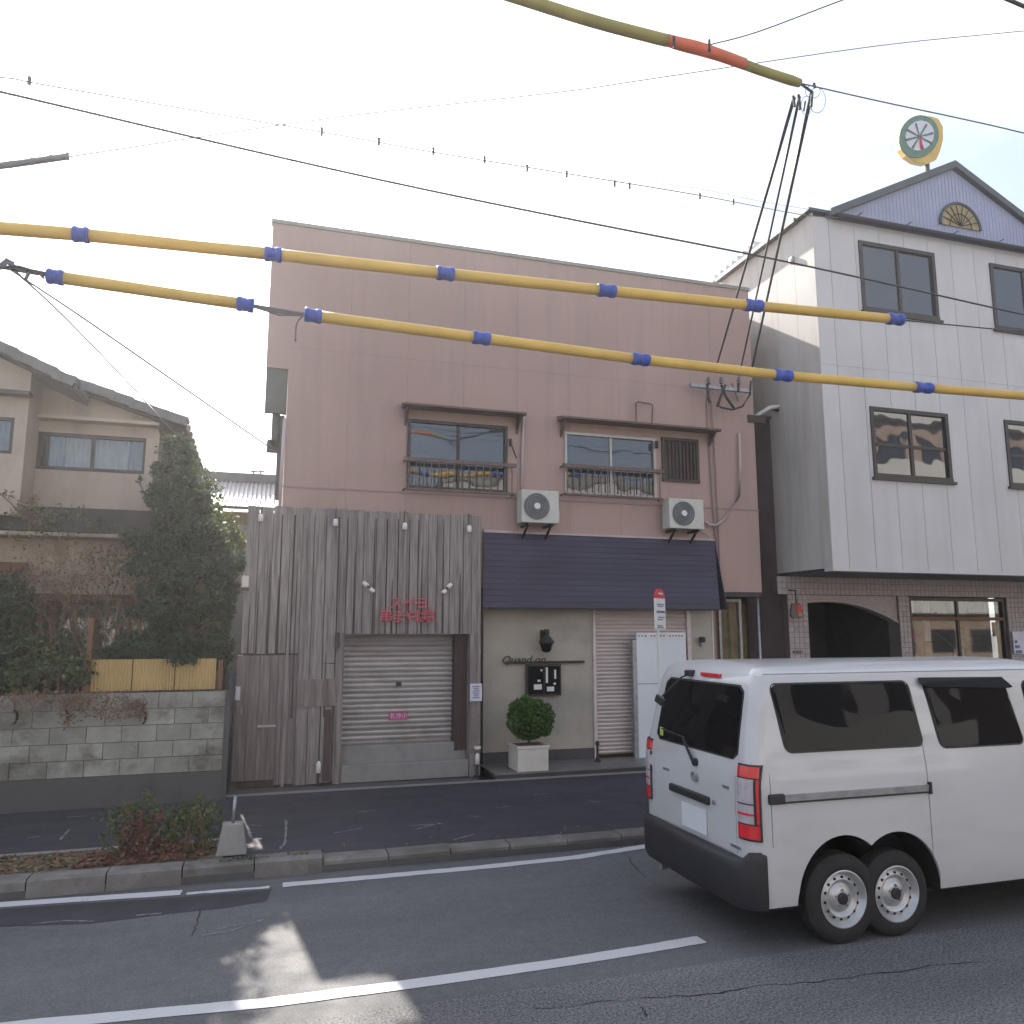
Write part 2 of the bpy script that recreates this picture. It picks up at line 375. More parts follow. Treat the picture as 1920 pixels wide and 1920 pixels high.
# ------------------------------------------------------------------ mesh builder
class MB:
    def __init__(s):
        s.v, s.f = [], []

    def add(s, vs, fs):
        o = len(s.v); s.v += [tuple(v) for v in vs]; s.f += [tuple(i + o for i in f) for f in fs]; return s

    def box(s, x0, x1, y0, y1, z0, z1):
        vs = [(x, y, z) for x in (x0, x1) for y in (y0, y1) for z in (z0, z1)]
        return s.add(vs, [(0, 1, 3, 2), (4, 6, 7, 5), (0, 4, 5, 1), (2, 3, 7, 6), (0, 2, 6, 4), (1, 5, 7, 3)])

    def prism(s, pts, axis, a, b):
        """outline pts in the plane across axis, from a to b"""
        def mk(p, t):
            return (t, p[0], p[1]) if axis == 'x' else (p[0], t, p[1]) if axis == 'y' else (p[0], p[1], t)
        n = len(pts)
        vs = [mk(p, a) for p in pts] + [mk(p, b) for p in pts]
        fs = [tuple(range(n))[::-1], tuple(range(n, 2 * n))] + [(i, (i + 1) % n, n + (i + 1) % n, n + i) for i in range(n)]
        return s.add(vs, fs)

    def tube(s, pts, r, n=8, caps=True):
        pts = [Vector(p) for p in pts]
        rs = r if isinstance(r, (list, tuple)) else [r] * len(pts)
        vs, fs = [], []
        for i, p in enumerate(pts):
            t = (pts[min(i + 1, len(pts) - 1)] - pts[max(i - 1, 0)]).normalized()
            ref = Vector((0, 0, 1)) if abs(t.z) < 0.9 else Vector((1, 0, 0))
            a = t.cross(ref).normalized(); b = t.cross(a).normalized()
            for k in range(n):
                an = 2 * math.pi * k / n
                vs.append(p + (a * math.cos(an) + b * math.sin(an)) * rs[i])
        for i in range(len(pts) - 1):
            for k in range(n):
                fs.append((i * n + k, i * n + (k + 1) % n, (i + 1) * n + (k + 1) % n, (i + 1) * n + k))
        if caps:
            fs += [tuple(range(n))[::-1], tuple(range((len(pts) - 1) * n, len(pts) * n))]
        return s.add(vs, fs)

    def lathe(s, prof, c, axis='z', n=24):
        """prof: (radius, height along axis)"""
        vs, fs = [], []
        for (r, h) in prof:
            for k in range(n):
                a = 2 * math.pi * k / n; u, w = r * math.cos(a), r * math.sin(a)
                vs.append((c[0] + u, c[1] + w, c[2] + h) if axis == 'z' else (c[0] + u, c[1] + h, c[2] + w) if axis == 'y' else (c[0] + h, c[1] + u, c[2] + w))
        for i in range(len(prof) - 1):
            for k in range(n):
                fs.append((i * n + k, i * n + (k + 1) % n, (i + 1) * n + (k + 1) % n, (i + 1) * n + k))
        return s.add(vs, fs)

    def sheet(s, pts):
        return s.add(pts, [tuple(range(len(pts)))])

    def mesh(s, name, mat, smooth=False, off=(0, 0, 0)):
        me = bpy.data.meshes.new(name)
        me.from_pydata([(v[0] - off[0], v[1] - off[1], v[2] - off[2]) for v in s.v], [], s.f)
        bm = bmesh.new(); bm.from_mesh(me)
        bmesh.ops.recalc_face_normals(bm, faces=bm.faces)
        bm.to_mesh(me); bm.free()
        if smooth:
            for p in me.polygons: p.use_smooth = True
        if mat: me.materials.append(MT[mat])
        me.update()
        return me

    def build(s, name, mat, parent=None, smooth=False, bevel=0.0, origin=None, **kw):
        off = world_loc(parent) if parent is not None else Vector(origin or (0, 0, 0))
        if origin is not None and parent is not None: off = Vector(origin)
        o = bpy.data.objects.new(name, s.mesh(name, mat, smooth, off)); COL.objects.link(o)
        if parent is not None:
            o.parent = parent
            o.location = off - world_loc(parent)
        else:
            o.location = off
        if bevel:
            m = o.modifiers.new('bevel', 'BEVEL'); m.width = bevel; m.segments = 2; m.limit_method = 'ANGLE'
        for k, v in kw.items(): o[k] = v
        return o


def world_loc(o):
    v = Vector((0, 0, 0))
    while o is not None:
        v += o.location; o = o.parent
    return v


def tag(o, label=None, cat=None, group=None, kind=None):
    for k, v in (('label', label), ('category', cat), ('group', group), ('kind', kind)):
        if v: o[k] = v
    return o


def thing(name, loc, label, cat, group=None):
    o = bpy.data.objects.new(name, None); COL.objects.link(o); o.location = loc
    o.empty_display_size = 0.2
    return tag(o, label, cat, group)


def struct(name, mb, mat, **k):
    return tag(mb.build(name, mat, **k), kind='structure')


def copy_tree(o, parent=None, dx=None):
    c = o.copy(); COL.objects.link(c)
    if parent is not None: c.parent = parent
    for ch in list(o.children): copy_tree(ch, c)
    return c


def smooth_by_angle(o, deg=35):
    me = o.data
    for p in me.polygons: p.use_smooth = True
    me.update()
    try:
        me.set_sharp_from_angle(angle=R(deg))
    except Exception:
        pass


def text_obj(name, body, loc, size, mat, parent=None, rot=(R(90), 0, 0), depth=0.01, shear=0.0, bold=0.0, align='CENTER', sx=1.0):
    cu = bpy.data.curves.new(name, 'FONT'); cu.body = body; cu.size = size; cu.extrude = depth
    cu.align_x = align; cu.align_y = 'CENTER'; cu.shear = shear; cu.offset = bold; cu.resolution_u = 2
    t = bpy.data.objects.new(name, cu); COL.objects.link(t)
    bpy.context.view_layer.update()
    dg = bpy.context.evaluated_depsgraph_get()
    me = bpy.data.meshes.new_from_object(t.evaluated_get(dg))
    bpy.data.objects.remove(t)
    me.transform(Matrix.Diagonal((sx, 1, 1, 1)))
    me.materials.clear(); me.materials.append(MT[mat])
    o = bpy.data.objects.new(name, me); COL.objects.link(o)
    o.rotation_euler = rot
    if parent is not None:
        o.parent = parent; o.location = Vector(loc) - world_loc(parent)
    else:
        o.location = loc
    return o


def strip_pieces(x0, x1, z0, z1, holes):
    """boxes that fill the rectangle without the holes"""
    xs = sorted({x0, x1, *[min(max(h[0], x0), x1) for h in holes], *[min(max(h[1], x0), x1) for h in holes]})
    out = []
    for a, b in zip(xs, xs[1:]):
        if b - a < 1e-4: continue
        mid = (a + b) / 2
        zz = z0
        for h in sorted((h for h in holes if h[0] < mid < h[1]), key=lambda h: h[2]):
            if h[2] > zz: out.append((a, b, zz, min(h[2], z1)))
            zz = max(zz, h[3])
        if zz < z1: out.append((a, b, zz, z1))
    return out


# ================================================================== SETTING
g = MB(); g.box(-300, 300, -300, 300, -0.6, -0.03)
struct('ground', g, 'ground')
# road: one worn sheet and the smoother lane by the kerb laid over it
g = MB(); g.box(-60, 60, -3.2, 5.0, -0.2, 0.0); struct('road', g, 'road')
g = MB(); g.box(-60, 60, 5.0, 7.8, -0.2, 0.0)
struct('road_shoulder', g, 'road_new')


def ribbon(pts, w, z, n_sub=6, jag=0.0):
    """flat painted band following pts (x, y)"""
    P = []
    for (a, b) in zip(pts, pts[1:]):
        for i in range(n_sub):
            t = i / n_sub; P.append((a[0] + (b[0] - a[0]) * t, a[1] + (b[1] - a[1]) * t))
    P.append(pts[-1])
    m = MB(); vs = []
    for i, p in enumerate(P):
        q0, q1 = P[max(i - 1, 0)], P[min(i + 1, len(P) - 1)]
        t = Vector((q1[0] - q0[0], q1[1] - q0[1])).normalized(); nn = Vector((-t.y, t.x))
        j = random.uniform(-jag, jag); k = random.uniform(-jag, jag)
        vs.append((p[0] + nn.x * (w / 2 + j), p[1] + nn.y * (w / 2 + j), z)); vs.append((p[0] - nn.x * (w / 2 + k), p[1] - nn.y * (w / 2 + k), z))
    m.add(vs, [(2 * i, 2 * i + 1, 2 * i + 3, 2 * i + 2) for i in range(len(P) - 1)])
    return m


lane = [tuple(PZ(*p)[:2]) for p in ((60, 1922), (500, 1881), (800, 1842), (1050, 1806), (1200, 1782), (1316, 1762))]
lane = [(-6.0, lane[0][1] + 0.2)] + lane
struct('lane_line', ribbon(lane, 0.13, 0.004, 10, 0.003), 'paint')
edge = [tuple(PZ(*p)[:2]) for p in ((0, 1697), (340, 1674))]
e2 = [tuple(PZ(*p)[:2]) for p in ((350, 1676), (505, 1664))]
e3 = [tuple(PZ(*p)[:2]) for p in ((530, 1660), (700, 1645), (900, 1627), (1080, 1608), (1225, 1585))]
struct('edge_line', ribbon([(-14.0, 7.62)] + edge, 0.13, 0.004, 10, 0.004), 'paint')
struct('edge_line', ribbon(e2, 0.06, 0.004, 10, 0.01), 'paint')
struct('edge_line', ribbon(e3 + [(12.0, 7.85)], 0.12, 0.004, 10, 0.006), 'paint')
# cracks and scratches in the asphalt
cracks = [[(1000, 1893), (1150, 1878), (1290, 1868), (1400, 1853), (1560, 1838), (1750, 1812), (1900, 1800)],
          [(1130, 1560), (1165, 1590), (1190, 1625), (1215, 1650)], [(375, 1705), (368, 1735), (360, 1760)], [(1200, 1890), (1215, 1905)]]
crk = thing('road_crack', (1.6, 4.8, 0.0), 'x', 'x')
crk['kind'] = 'structure'
for k in ('label', 'category'): del crk[k]
for c in cracks:
    pts = []
    for a, b in zip(c, c[1:]):
        for i in range(6):
            t = i / 6; q = PZ(a[0] + (b[0] - a[0]) * t, a[1] + (b[1] - a[1]) * t)
            pts.append((q.x + random.uniform(-.012, .012), q.y + random.uniform(-.02, .02)))
    ribbon(pts, 0.007, 0.003, 1, 0.003).build('crack', 'black', crk)
scr = thing('road_scratch', (0.0, 6.6, 0.0), 'x', 'y'); scr['kind'] = 'structure'
for k in ('label', 'category'): del scr[k]
for c in ([(378, 1755), (430, 1748), (495, 1724)], [(60, 1733), (120, 1727), (175, 1728)], [(255, 1717), (303, 1713)], [(410, 1742), (470, 1730)]):
    ribbon([tuple(PZ(*p)[:2]) for p in c], 0.016, 0.004, 8, 0.007).build('scratch', 'chalk', scr)
# darker smooth strip beside the edge line at the left
dk = [PZ(*p) for p in ((-200, 1745), (170, 1732), (330, 1712), (420, 1703), (500, 1690), (510, 1668), (350, 1682), (-200, 1718))]
m = MB(); m.sheet([(p.x, p.y, 0.003) for p in dk]); struct('road_patch', m, 'pave')

# pavement
PAVE = 0.10
g = MB(); g.box(-60, 60, 8.0, 11.0, -0.2, PAVE); pav = struct('pavement', g, 'pave')
g = MB(); g.box(-60, 60, 11.0, 11.12, -0.2, PAVE + 0.006); struct('drain_edge', g, 'concrete')
g = MB(); g.box(-60, 3.0, 11.12, 12.6, -0.2, PAVE - 0.01); struct('forecourt', g, 'concrete_dark')
g = MB(); g.box(7.4, 60, 11.12, 22, -0.2, PAVE - 0.01); struct('forecourt', g, 'concrete')
cm = thing('chalk_marks', (1.5, 9.5, PAVE), 'x', 'y'); cm['kind'] = 'structure'
for k in ('label', 'category'): del cm[k]
for c in ([(536, 1538), (536, 1562), (534, 1580), (526, 1592)], [(470, 1547), (490, 1549)], [(462, 1563), (478, 1562)], [(765, 1549), (830, 1545)], [(780, 1556), (800, 1550), (825, 1544)],
          [(672, 1523), (705, 1520)], [(880, 1530), (905, 1533)], [(112, 1575), (130, 1556)], [(125, 1533), (165, 1530)], [(50, 1572), (75, 1569)], [(1100, 1502), (1125, 1505)],
          [(930, 1515), (960, 1512)], [(625, 1563), (680, 1553)], [(850, 1575), (890, 1565)], [(1000, 1470 + 20), (1030, 1488)]):
    ribbon([tuple(PZ(x, y, PAVE)[:2]) for x, y in c], 0.022, PAVE + 0.004, 6, 0.008).build('chalk_mark', 'chalk', cm)

# kerb of single stones
kerb = thing('kerb', (0, 7.9, 0), 'x', 'y'); kerb['kind'] = 'structure'
for k in ('label', 'category'): del kerb[k]
kx = -9.0
i = 0
stone_a = MB(); stone_a.prism([(-.10, -.1), (-.10, .115), (-.075, .135), (.10, .135), (.10, -.1)], 'x', 0.006, 0.594)
ma = stone_a.mesh('kerb_stone', 'kerb')
while kx < 11:
    o = bpy.data.objects.new('kerb_stone', ma); COL.objects.link(o); o.parent = kerb
    low = kx > 0.4
    o.location = (kx, random.uniform(-.008, .008) + (0.01 if low else 0.0), (-0.028 if low else 0.012) + random.uniform(-.006, .006))
    o.rotation_euler = (random.uniform(-.02, .02), random.uniform(-.008, .008), random.uniform(-.008, .008))
    kx += 0.6; i += 1
g = MB(); g.box(-60, 60, 7.80, 8.0, -0.2, 0.06); struct('kerb_bed', g, 'concrete_dark')
# far kerb and pavement behind the camera
g = MB(); g.box(-60, 60, -3.4, -3.2, -0.2, 0.13); struct('kerb_far', g, 'kerb')
g = MB(); g.box(-60, 60, -6.4, -3.4, -0.2, 0.10); struct('pavement_far', g, 'pave')

# planting strip at the left
ps = MB(); ps.box(-9, -0.28, 8.0, 8.62, 0.0, 0.145); struct('planting_bed', ps, 'soil')
ps = MB(); ps.box(-9, -0.28, 8.62, 8.70, 0.0, 0.15); struct('bed_edging', ps, 'concrete')


# ------------------------------------------------------------------ foliage helpers
def leaf_mesh(name, clumps, size, mat, aspect=2.0, shell=0.55, up=0.0, jitter=1.0):
    """clumps: (cx, cy, cz, rx, ry, rz, n)"""
    V = []
    for (cx, cy, cz, rx, ry, rz, n) in clumps:
        d = RNG.normal(size=(n, 3)); d /= np.linalg.norm(d, axis=1)[:, None]
        rad = shell + (1 - shell) * RNG.random(n) ** 0.6
        lump = 1 + 0.18 * np.sin(d[:, 0] * 6 + cx * 9) * np.cos(d[:, 2] * 7 + cz * 5)
        c = d * (rad * lump)[:, None] * np.array([rx, ry, rz]) + np.array([cx, cy, cz])
        a = RNG.normal(size=(n, 3)); a[:, 2] += up
        a += d * 0.8
        a /= np.linalg.norm(a, axis=1)[:, None]
        b = np.cross(a, RNG.normal(size=(n, 3))); b /= np.linalg.norm(b, axis=1)[:, None]
        s = size * (0.6 + 0.8 * RNG.random(n))[:, None]
        V.append(np.stack([c - a * s * 0.5, c + b * s / aspect * 0.5, c + a * s * 0.5, c - b * s / aspect * 0.5], axis=1))
    V = np.concatenate(V).reshape(-1, 3)
    n = len(V) // 4
    me = bpy.data.meshes.new(name)
    me.vertices.add(len(V)); me.vertices.foreach_set('co', V.ravel())
    me.loops.add(4 * n); me.loops.foreach_set('vertex_index', np.arange(4 * n, dtype=np.int32))
    me.polygons.add(n); me.polygons.foreach_set('loop_start', np.arange(0, 4 * n, 4, dtype=np.int32))
    me.polygons.foreach_set('loop_total', np.full(n, 4, dtype=np.int32))
    me.update(calc_edges=True); me.validate()
    me.materials.append(MT[mat])
    return me


def leaf_obj(name, parent, clumps, size, mat, **k):
    L = world_loc(parent)
    cl = [(c[0] - L.x, c[1] - L.y, c[2] - L.z, *c[3:]) for c in clumps]
    o = bpy.data.objects.new(name, leaf_mesh(name, cl, size, mat, **k)); COL.objects.link(o); o.parent = parent
    return o


def branch(mb, p, d, r, length, depth, spread=0.6, tips=None, n=5, up=0.15):
    q = Vector(p); pts = [q.copy()]; rs = [r]
    dd = Vector(d).normalized()
    for i in range(3):
        dd = (dd + Vector((random.uniform(-.25, .25), random.uniform(-.25, .25), random.uniform(-.15, .2) + up * .3))).normalized()
        q = q + dd * length / 3; pts.append(q.copy()); rs.append(r * (1 - 0.2 * (i + 1)))
    mb.tube(pts, rs, n)
    if depth <= 0:
        if tips is not None: tips.append(q.copy())
        return
    for k in range(random.choice((2, 3))):
        nd = (dd + Vector((random.uniform(-spread, spread), random.uniform(-spread, spread), random.uniform(-spread * .6, spread) + up))).normalized()
        branch(mb, pts[random.choice((1, 2, 3))], nd, r * 0.55, length * random.uniform(.6, .85), depth - 1, spread, tips, max(3, n - 1), up)


# ================================================================== LEFT HOUSE
HY = 12.9


def L(x, y, Y=HY):
    p = PY(x, y, Y); return p.x, p.z


lh = thing('tiled_house', (-4.5, 14, PAVE), 'warm grey plaster house with tiled sloping roof behind the concrete block wall', 'house')
# upper storey wall, gable end to the street
xr, _ = L(292, 900)
gx0 = -9.5
_ra, _rb = L(143, 716), L(352, 792)
_rs = (_ra[1] - _rb[1]) / (_rb[0] - _ra[0])
zt = lambda X: _rb[1] - _rs * (X - _rb[0]) - 0.03      # roof line along the street face
zb = L(150, 958)[1]
win = (L(68, 845)[0], L(275, 845)[0], L(170, 884)[1], L(170, 815)[1])
w_ = MB()
zw_top = L(170, 795)[1]
for a, b, c, d in strip_pieces(gx0, xr, zb, zw_top, [win]): w_.box(a, b, HY, HY + 0.12, c, d)
w_.prism([(gx0, zw_top), (xr, zw_top), (xr, zt(xr) - 0.1), (gx0, zt(gx0) - 0.1)], 'y', HY, HY + 0.12)
w_.box(xr - 0.12, xr, HY + 0.12, HY + 7, zb, zt(xr) - 0.15)
w_.build('wall', 'lplaster', lh)
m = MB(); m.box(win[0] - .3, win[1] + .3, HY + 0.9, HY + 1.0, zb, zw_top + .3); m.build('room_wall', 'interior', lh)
m = MB(); pz = L(285, 0)[0]; m.box(xr - 0.16, xr + 0.02, HY - 0.07, HY, zb, L(280, 812, HY)[1]); m.build('corner_post', 'lplaster', lh)
m = MB(); m.box(win[0] - .1, xr + .02, HY - 0.22, HY, zw_top, zw_top + 0.05); m.build('window_ledge', 'lplaster', lh)


def sash_window(parent, x0, x1, z0, z1, y, frame, glass, panes=2, fw=0.045, mid=None, depth=0.07, fname='window'):
    f = MB()
    f.box(x0, x1, y - 0.01, y + depth, z1 - fw, z1); f.box(x0, x1, y - 0.02, y + depth, z0, z0 + fw)
    f.box(x0, x0 + fw, y - 0.01, y + depth, z0 + fw, z1 - fw); f.box(x1 - fw, x1, y - 0.01, y + depth, z0 + fw, z1 - fw)
    xs = [x0 + fw + (x1 - x0 - 2 * fw) * i / panes for i in range(panes + 1)]
    for x in xs[1:-1]: f.box(x - fw * .45, x + fw * .45, y + 0.003, y + depth, z0 + fw, z1 - fw)
    if mid:
        for i in range(panes): f.box(xs[i] + fw * .45, xs[i + 1] - fw * .45, y + 0.008, y + depth - .01, mid - fw * .4, mid + fw * .4)
    wo = f.build(fname, frame, parent)
    for i in range(panes):
        p = MB(); p.box(xs[i], xs[i + 1], y + 0.025 + 0.012 * (i % 2), y + 0.031 + 0.012 * (i % 2), z0 + fw * .5, z1 - fw * .5)
        p.build('pane', glass, wo)
    return wo


def curtain(parent, x0, x1, z0, z1, y, mat, amp=0.03, waves=9):
    m = MB(); n = waves * 6
    vs = []
    for i in range(n + 1):
        t = i / n; yy = y + amp * math.sin(t * waves * 2 * math.pi) * (0.7 + 0.3 * math.sin(t * 17))
        vs += [(x0 + (x1 - x0) * t, yy, z0), (x0 + (x1 - x0) * t, yy + 0.01, z1)]
    m.add(vs, [(2 * i, 2 * i + 2, 2 * i + 3, 2 * i + 1) for i in range(n)])
    return m.build('curtain', mat, parent, smooth=True)


sash_window(lh, *win, HY + 0.01, 'frame_brown', 'glass_clear', 2, 0.05)
curtain(lh, win[0] + .05, win[0] + .32, win[2], win[3], HY + .2, 'curtain_blue', waves=5)
curtain(lh, win[0] + .34, win[1] - .28, win[2], win[3], HY + .22, 'curtain', waves=11)
curtain(lh, win[1] - .26, win[1] - .03, win[2], win[3], HY + .19, 'curtain_blue', waves=4)
# projecting bay at the far left with its own wall and window
BY = 12.3
bx = L(50, 800, BY)[0]
_ba, _bb = L(0, 640, BY - .35), L(140, 708, BY - .35)
_bs = (_ba[1] - _bb[1]) / (_bb[0] - _ba[0])
ztb = lambda X: _bb[1] - _bs * (X - _bb[0]) - 0.03
bw = (-4.3, L(25, 815, BY)[0], L(10, 850, BY)[1], L(10, 782, BY)[1])
m = MB()
bz0, bz1 = L(20, 965, BY)[1], ztb(bx) - 0.12
for a, b, c, d in strip_pieces(gx0, bx, bz0, bz1, [bw]): m.box(a, b, BY, BY + .1, c, d)
m.prism([(gx0, bz1), (bx, bz1), (bx, bz1 + .02), (gx0, bz1 + _bs * (bx - gx0))], 'y', BY, BY + .1)
m.box(bx - .1, bx, BY + .1, HY, bz0, bz1)
m.build('bay_wall', 'lplaster', lh)
sash_window(lh, *bw, BY + .01, 'frame_brown', 'glass_clear', 1, 0.04)
curtain(lh, bw[0], bw[1], bw[2], bw[3], BY + .15, 'curtain_blue', waves=12)
m = MB(); m.box(gx0, bx + .04, BY - .18, BY, L(0, 742, BY)[1], L(0, 735, BY)[1]); m.build('bay_ledge', 'soffit', lh)
# tiled roof: two slabs along the slope, verge tiles one by one
sx1 = L(140, 710)[0]
for (xa, xb, zf_, sl_, y0) in ((gx0, L(140, 710, BY - .35)[0], ztb, _bs, BY - 0.35), (gx0 + 2, _rb[0], zt, _rs, HY - 0.3)):
    lift = 0.0
    s_ = MB()
    s_.prism([(xa, zf_(xa) + lift - .13), (xb, zf_(xb) + lift - .13), (xb, zf_(xb) + lift - .03), (xa, zf_(xa) + lift - .03)], 'y', y0 + .06, HY + 7.5)
    s_.build('roof_slab', 'soffit', lh)
    ln = math.hypot(xb - xa, sl_ * (xb - xa)); nt = int(ln / 0.27)
    td = MB(); td.prism([(-0.01, 0), (0.30, -0.022), (0.30, 0.035), (-0.01, 0.045)], 'y', 0, 0.26)
    td.box(0.0, 0.29, -0.02, 0.02, -0.10, 0.036)
    mt = td.mesh('verge_tile', 'rtile')
    for k in range(nt):
        t = (k + 0.0) / nt
        o = bpy.data.objects.new('roof_tile', mt); COL.objects.link(o); o.parent = lh
        X = xa + (xb - xa) * t
        o.location = Vector((X, y0, zf_(X) + lift - 0.012 + random.uniform(-.008, .008))) - world_loc(lh)
        o.rotation_euler = (0, math.atan(sl_) - 0.06 + random.uniform(-.015, .015), 0)
    fld = MB()
    for r_ in range(22):
        yy = y0 + 0.26 + r_ * 0.33
        for k in range(nt):
            X = xa + (xb - xa) * k / nt; Z = zf_(X) + lift - .02
            fld.prism([(X, Z - .02), (X + .26, Z - .14), (X + .26, Z - .08), (X, Z + .02)], 'y', yy, yy + 0.28)
    o = fld.build('roof_tiles', 'rtile', lh); o['kind'] = 'stuff'
# steep lower roof at the right behind the tree
pp = [L(x, y, 13.4) for x, y in ((285, 775), (340, 786), (352, 802), (360, 842), (378, 888), (392, 1010), (285, 1010))]
m = MB(); m.prism(pp, 'y', 13.4, 16); m.build('side_roof', 'rtile', lh)
for k in range(7):
    a = Vector((pp[2][0], 0, pp[2][1])).lerp(Vector((pp[4][0], 0, pp[4][1])), k / 7)
    m = MB(); m.box(a.x - .12, a.x + .05, 13.3, 13.42, a.z - .05, a.z + .02); m.build('roof_tile', 'rtile', lh)
# lower storey: dark eave, tan wall, ground floor windows
zl0, zl1 = L(100, 1010, 12.6)[1], zb
m = MB(); m.box(gx0, xr + .1, 12.5, 20, zl0 + .10, zl1 - .012); m.build('eave_band', 'soffit', lh)
m = MB(); m.box(gx0, xr + .15, 12.2, 12.9, zl0, zl0 + .05); m.build('lower_eave', 'lplaster2', lh)
zg = L(100, 1112, 12.6)[1]
m = MB(); m.box(gx0, xr + .1, 12.6, 20, zg + .03, zl0 - .01); m.build('lower_wall', 'lplaster2', lh)
m = MB(); m.box(L(45, 1115, 12.3)[0], xr + .1, 12.25, 12.6, zg - .02, zg + .03); m.build('sill_beam', 'lplaster', lh)
m = MB(); m.box(L(45, 1115, 12.3)[0], xr + .1, 12.3, 12.6, zg - .12, zg - .025); m.build('lintel', 'frame_wood', lh)
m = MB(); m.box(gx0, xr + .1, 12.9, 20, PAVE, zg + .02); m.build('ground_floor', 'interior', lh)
xg = [L(x, 1200, 12.45)[0] for x in (-200, -80, 40, 95, 178, 300)]
for a, b in zip(xg, xg[1:]):
    sash_window(lh, a, b, 0.9, zg - .13, 12.45, 'frame_wood', 'glass_clear', 2, 0.05)
curtain(lh, xg[0], xg[-1], 0.9, zg - .14, 12.7, 'curtain_blue', waves=44)
m = MB(); m.prism([(11.6, 0), (12.55, .28), (12.55, .34), (11.55, .06)], 'x', -7, L(38, 1080, 12.2)[0])
o = m.build('porch_roof', 'frame_wood', lh); o.location.z += L(20, 1075, 12.0)[1] - .15
m = MB(); m.box(gx0, gx0 + .1, 12.9, 20, zb, 7.0); m.build('end_wall', 'lplaster', lh)

# yellow corrugated screen above the block wall
FYL = 11.35
a, b = PY(168, 1240, FYL), PY(404, 1292, FYL)
scrn = thing('plastic_screen', (a.x, FYL, 1.2), 'yellow corrugated plastic screen above the concrete block wall', 'screen')
xs = [a.x + (b.x - a.x) * k / 3 for k in range(4)]
for k in range(3):
    m = MB(); n = 26; vs = []
    for i in range(n + 1):
        x = xs[k] + 0.006 + (xs[k + 1] - xs[k] - .012) * i / n; y = FYL + .012 * (1 if i % 2 else -1)
        vs += [(x, y, b.z), (x, y, a.z + .02)]
    m.add(vs, [(2 * i, 2 * i + 2, 2 * i + 3, 2 * i + 1) for i in range(n)]); m.build('panel', 'ypanel', scrn)
for x in [xs[0] - .04, xs[-1] + .02]:
    m = MB(); m.box(x, x + .06, FYL - .03, FYL + .05, 1.0, a.z + .55 if x < xs[0] else a.z); m.build('post', 'frame_wood', scrn)
m = MB(); m.box(xs[0] - .04, b.x + .25, FYL - .04, FYL + .05, b.z - .08, b.z - .005); m.build('bottom_rail', 'wood_dark', scrn)

# concrete block wall
WY = 10.85
wz = PY(200, 1300, WY).z
wxr = PY(421, 1350, WY).x
bw_ = thing('block_wall', (-3.5, WY, PAVE), 'weathered grey concrete block wall with dark stained footing beside the planks', 'wall')
zf = PY(200, 1455, WY).z
m = MB(); m.box(-12, wxr, WY + .012, WY + .15, PAVE - .1, wz - .01); m.build('wall_core', 'mortar', bw_)
m = MB(); m.box(-12, wxr + .01, WY - .03, WY + .012, PAVE - .1, zf); m.build('footing', 'concrete_dark', bw_)
rows = 5; bh = (wz - zf) / rows
bm_ = MB(); bm_.box(0.004, 0.39 - .004, -0.0, 0.02, 0.004, bh - .004)
bmesh_ = bm_.mesh('block', 'block')
for r_ in range(rows):
    x = wxr - 0.39 - (0.195 if r_ % 2 else 0)
    if r_ % 2:
        hm = MB(); hm.box(wxr - 0.195 + .004, wxr - .004, WY - .005, WY + .015, zf + r_ * bh + .004, zf + (r_ + 1) * bh - .004); hm.build('block', 'block', bw_)
    while x > -7:
        if not (r_ == 3 and random.random() < 0.12):
            o = bpy.data.objects.new('block', bmesh_); COL.objects.link(o); o.parent = bw_
            o.location = Vector((x, WY - .005 + random.uniform(-.004, .004), zf + r_ * bh)) - world_loc(bw_)
        x -= 0.39
m = MB(); m.box(wxr, wxr + .06, WY - .02, WY + .15, PAVE - .1, wz); m.build('end_post', 'concrete_dark', bw_)
# openwork screen-block shapes in the upper course (dark curved cuts)
for px in (23, 118, 265):
    c = PY(px, 1345, WY - .012)
    m = MB(); pts = [(c.x + 0.05 * math.cos(a_) * s_, 0, c.z + 0.085 * math.sin(a_)) for s_, a_ in [(1, R(t)) for t in range(-80, 81, 20)]]
    m.tube([(p[0], WY - .004, p[2]) for p in pts], [0.004, .01, .014, .016, .016, .016, .014, .01, .004], 6); m.build('cut', 'black', bw_)
# black drain pipe between wall and planks
dp = MB(); a = PY(434, 1260, 11.35); dp.tube([(a.x, 11.35, PAVE), (a.x, 11.35, a.z)], 0.045, 12)
tag(dp.build('drain_pipe', 'pipe_black', origin=(a.x, 11.35, PAVE), smooth=True), 'black drain pipe standing between block wall and plank front', 'pipe')

# small house seen through the gap
bh_ = thing('rear_house', (0.0, 18, 0), 'yellow walled house with pale ribbed roof seen through the gap', 'house')
a, b = PY(388, 888, 17.5), PY(530, 950, 17.0)
m = MB(); m.box(a.x - 1.5, b.x + .6, 17.6, 21, 0, b.z - .06); m.build('wall', 'ywall', bh_)
c = PY(455, 985, 17.55)
m = MB(); m.box(PY(440, 990, 17.5).x, b.x + .6, 17.5, 17.58, 0, c.z); m.build('white_board', 'white_metal', bh_)
m = MB(); n = 40; vs = []
x0, x1 = a.x - 1.5, b.x + .7
for i in range(n * 4 + 1):
    x = x0 + (x1 - x0) * i / (n * 4); h = .045 * abs(math.sin(math.pi * i / 4))
    vs += [(x, 17.1, b.z + h), (x, 18.9, PY(450, 905, 18.9).z + h)]
m.add(vs, [(2 * i, 2 * i + 2, 2 * i + 3, 2 * i + 1) for i in range(n * 4)])
m.build('ribbed_roof', 'sunlit_sheet', bh_, smooth=True)
z_r = PY(450, 905, 18.9).z
m = MB(); m.box(x0, x1, 18.8, 19.1, z_r + .0, PY(450, 888, 18.9).z); m.build('ridge', 'rtile', bh_)
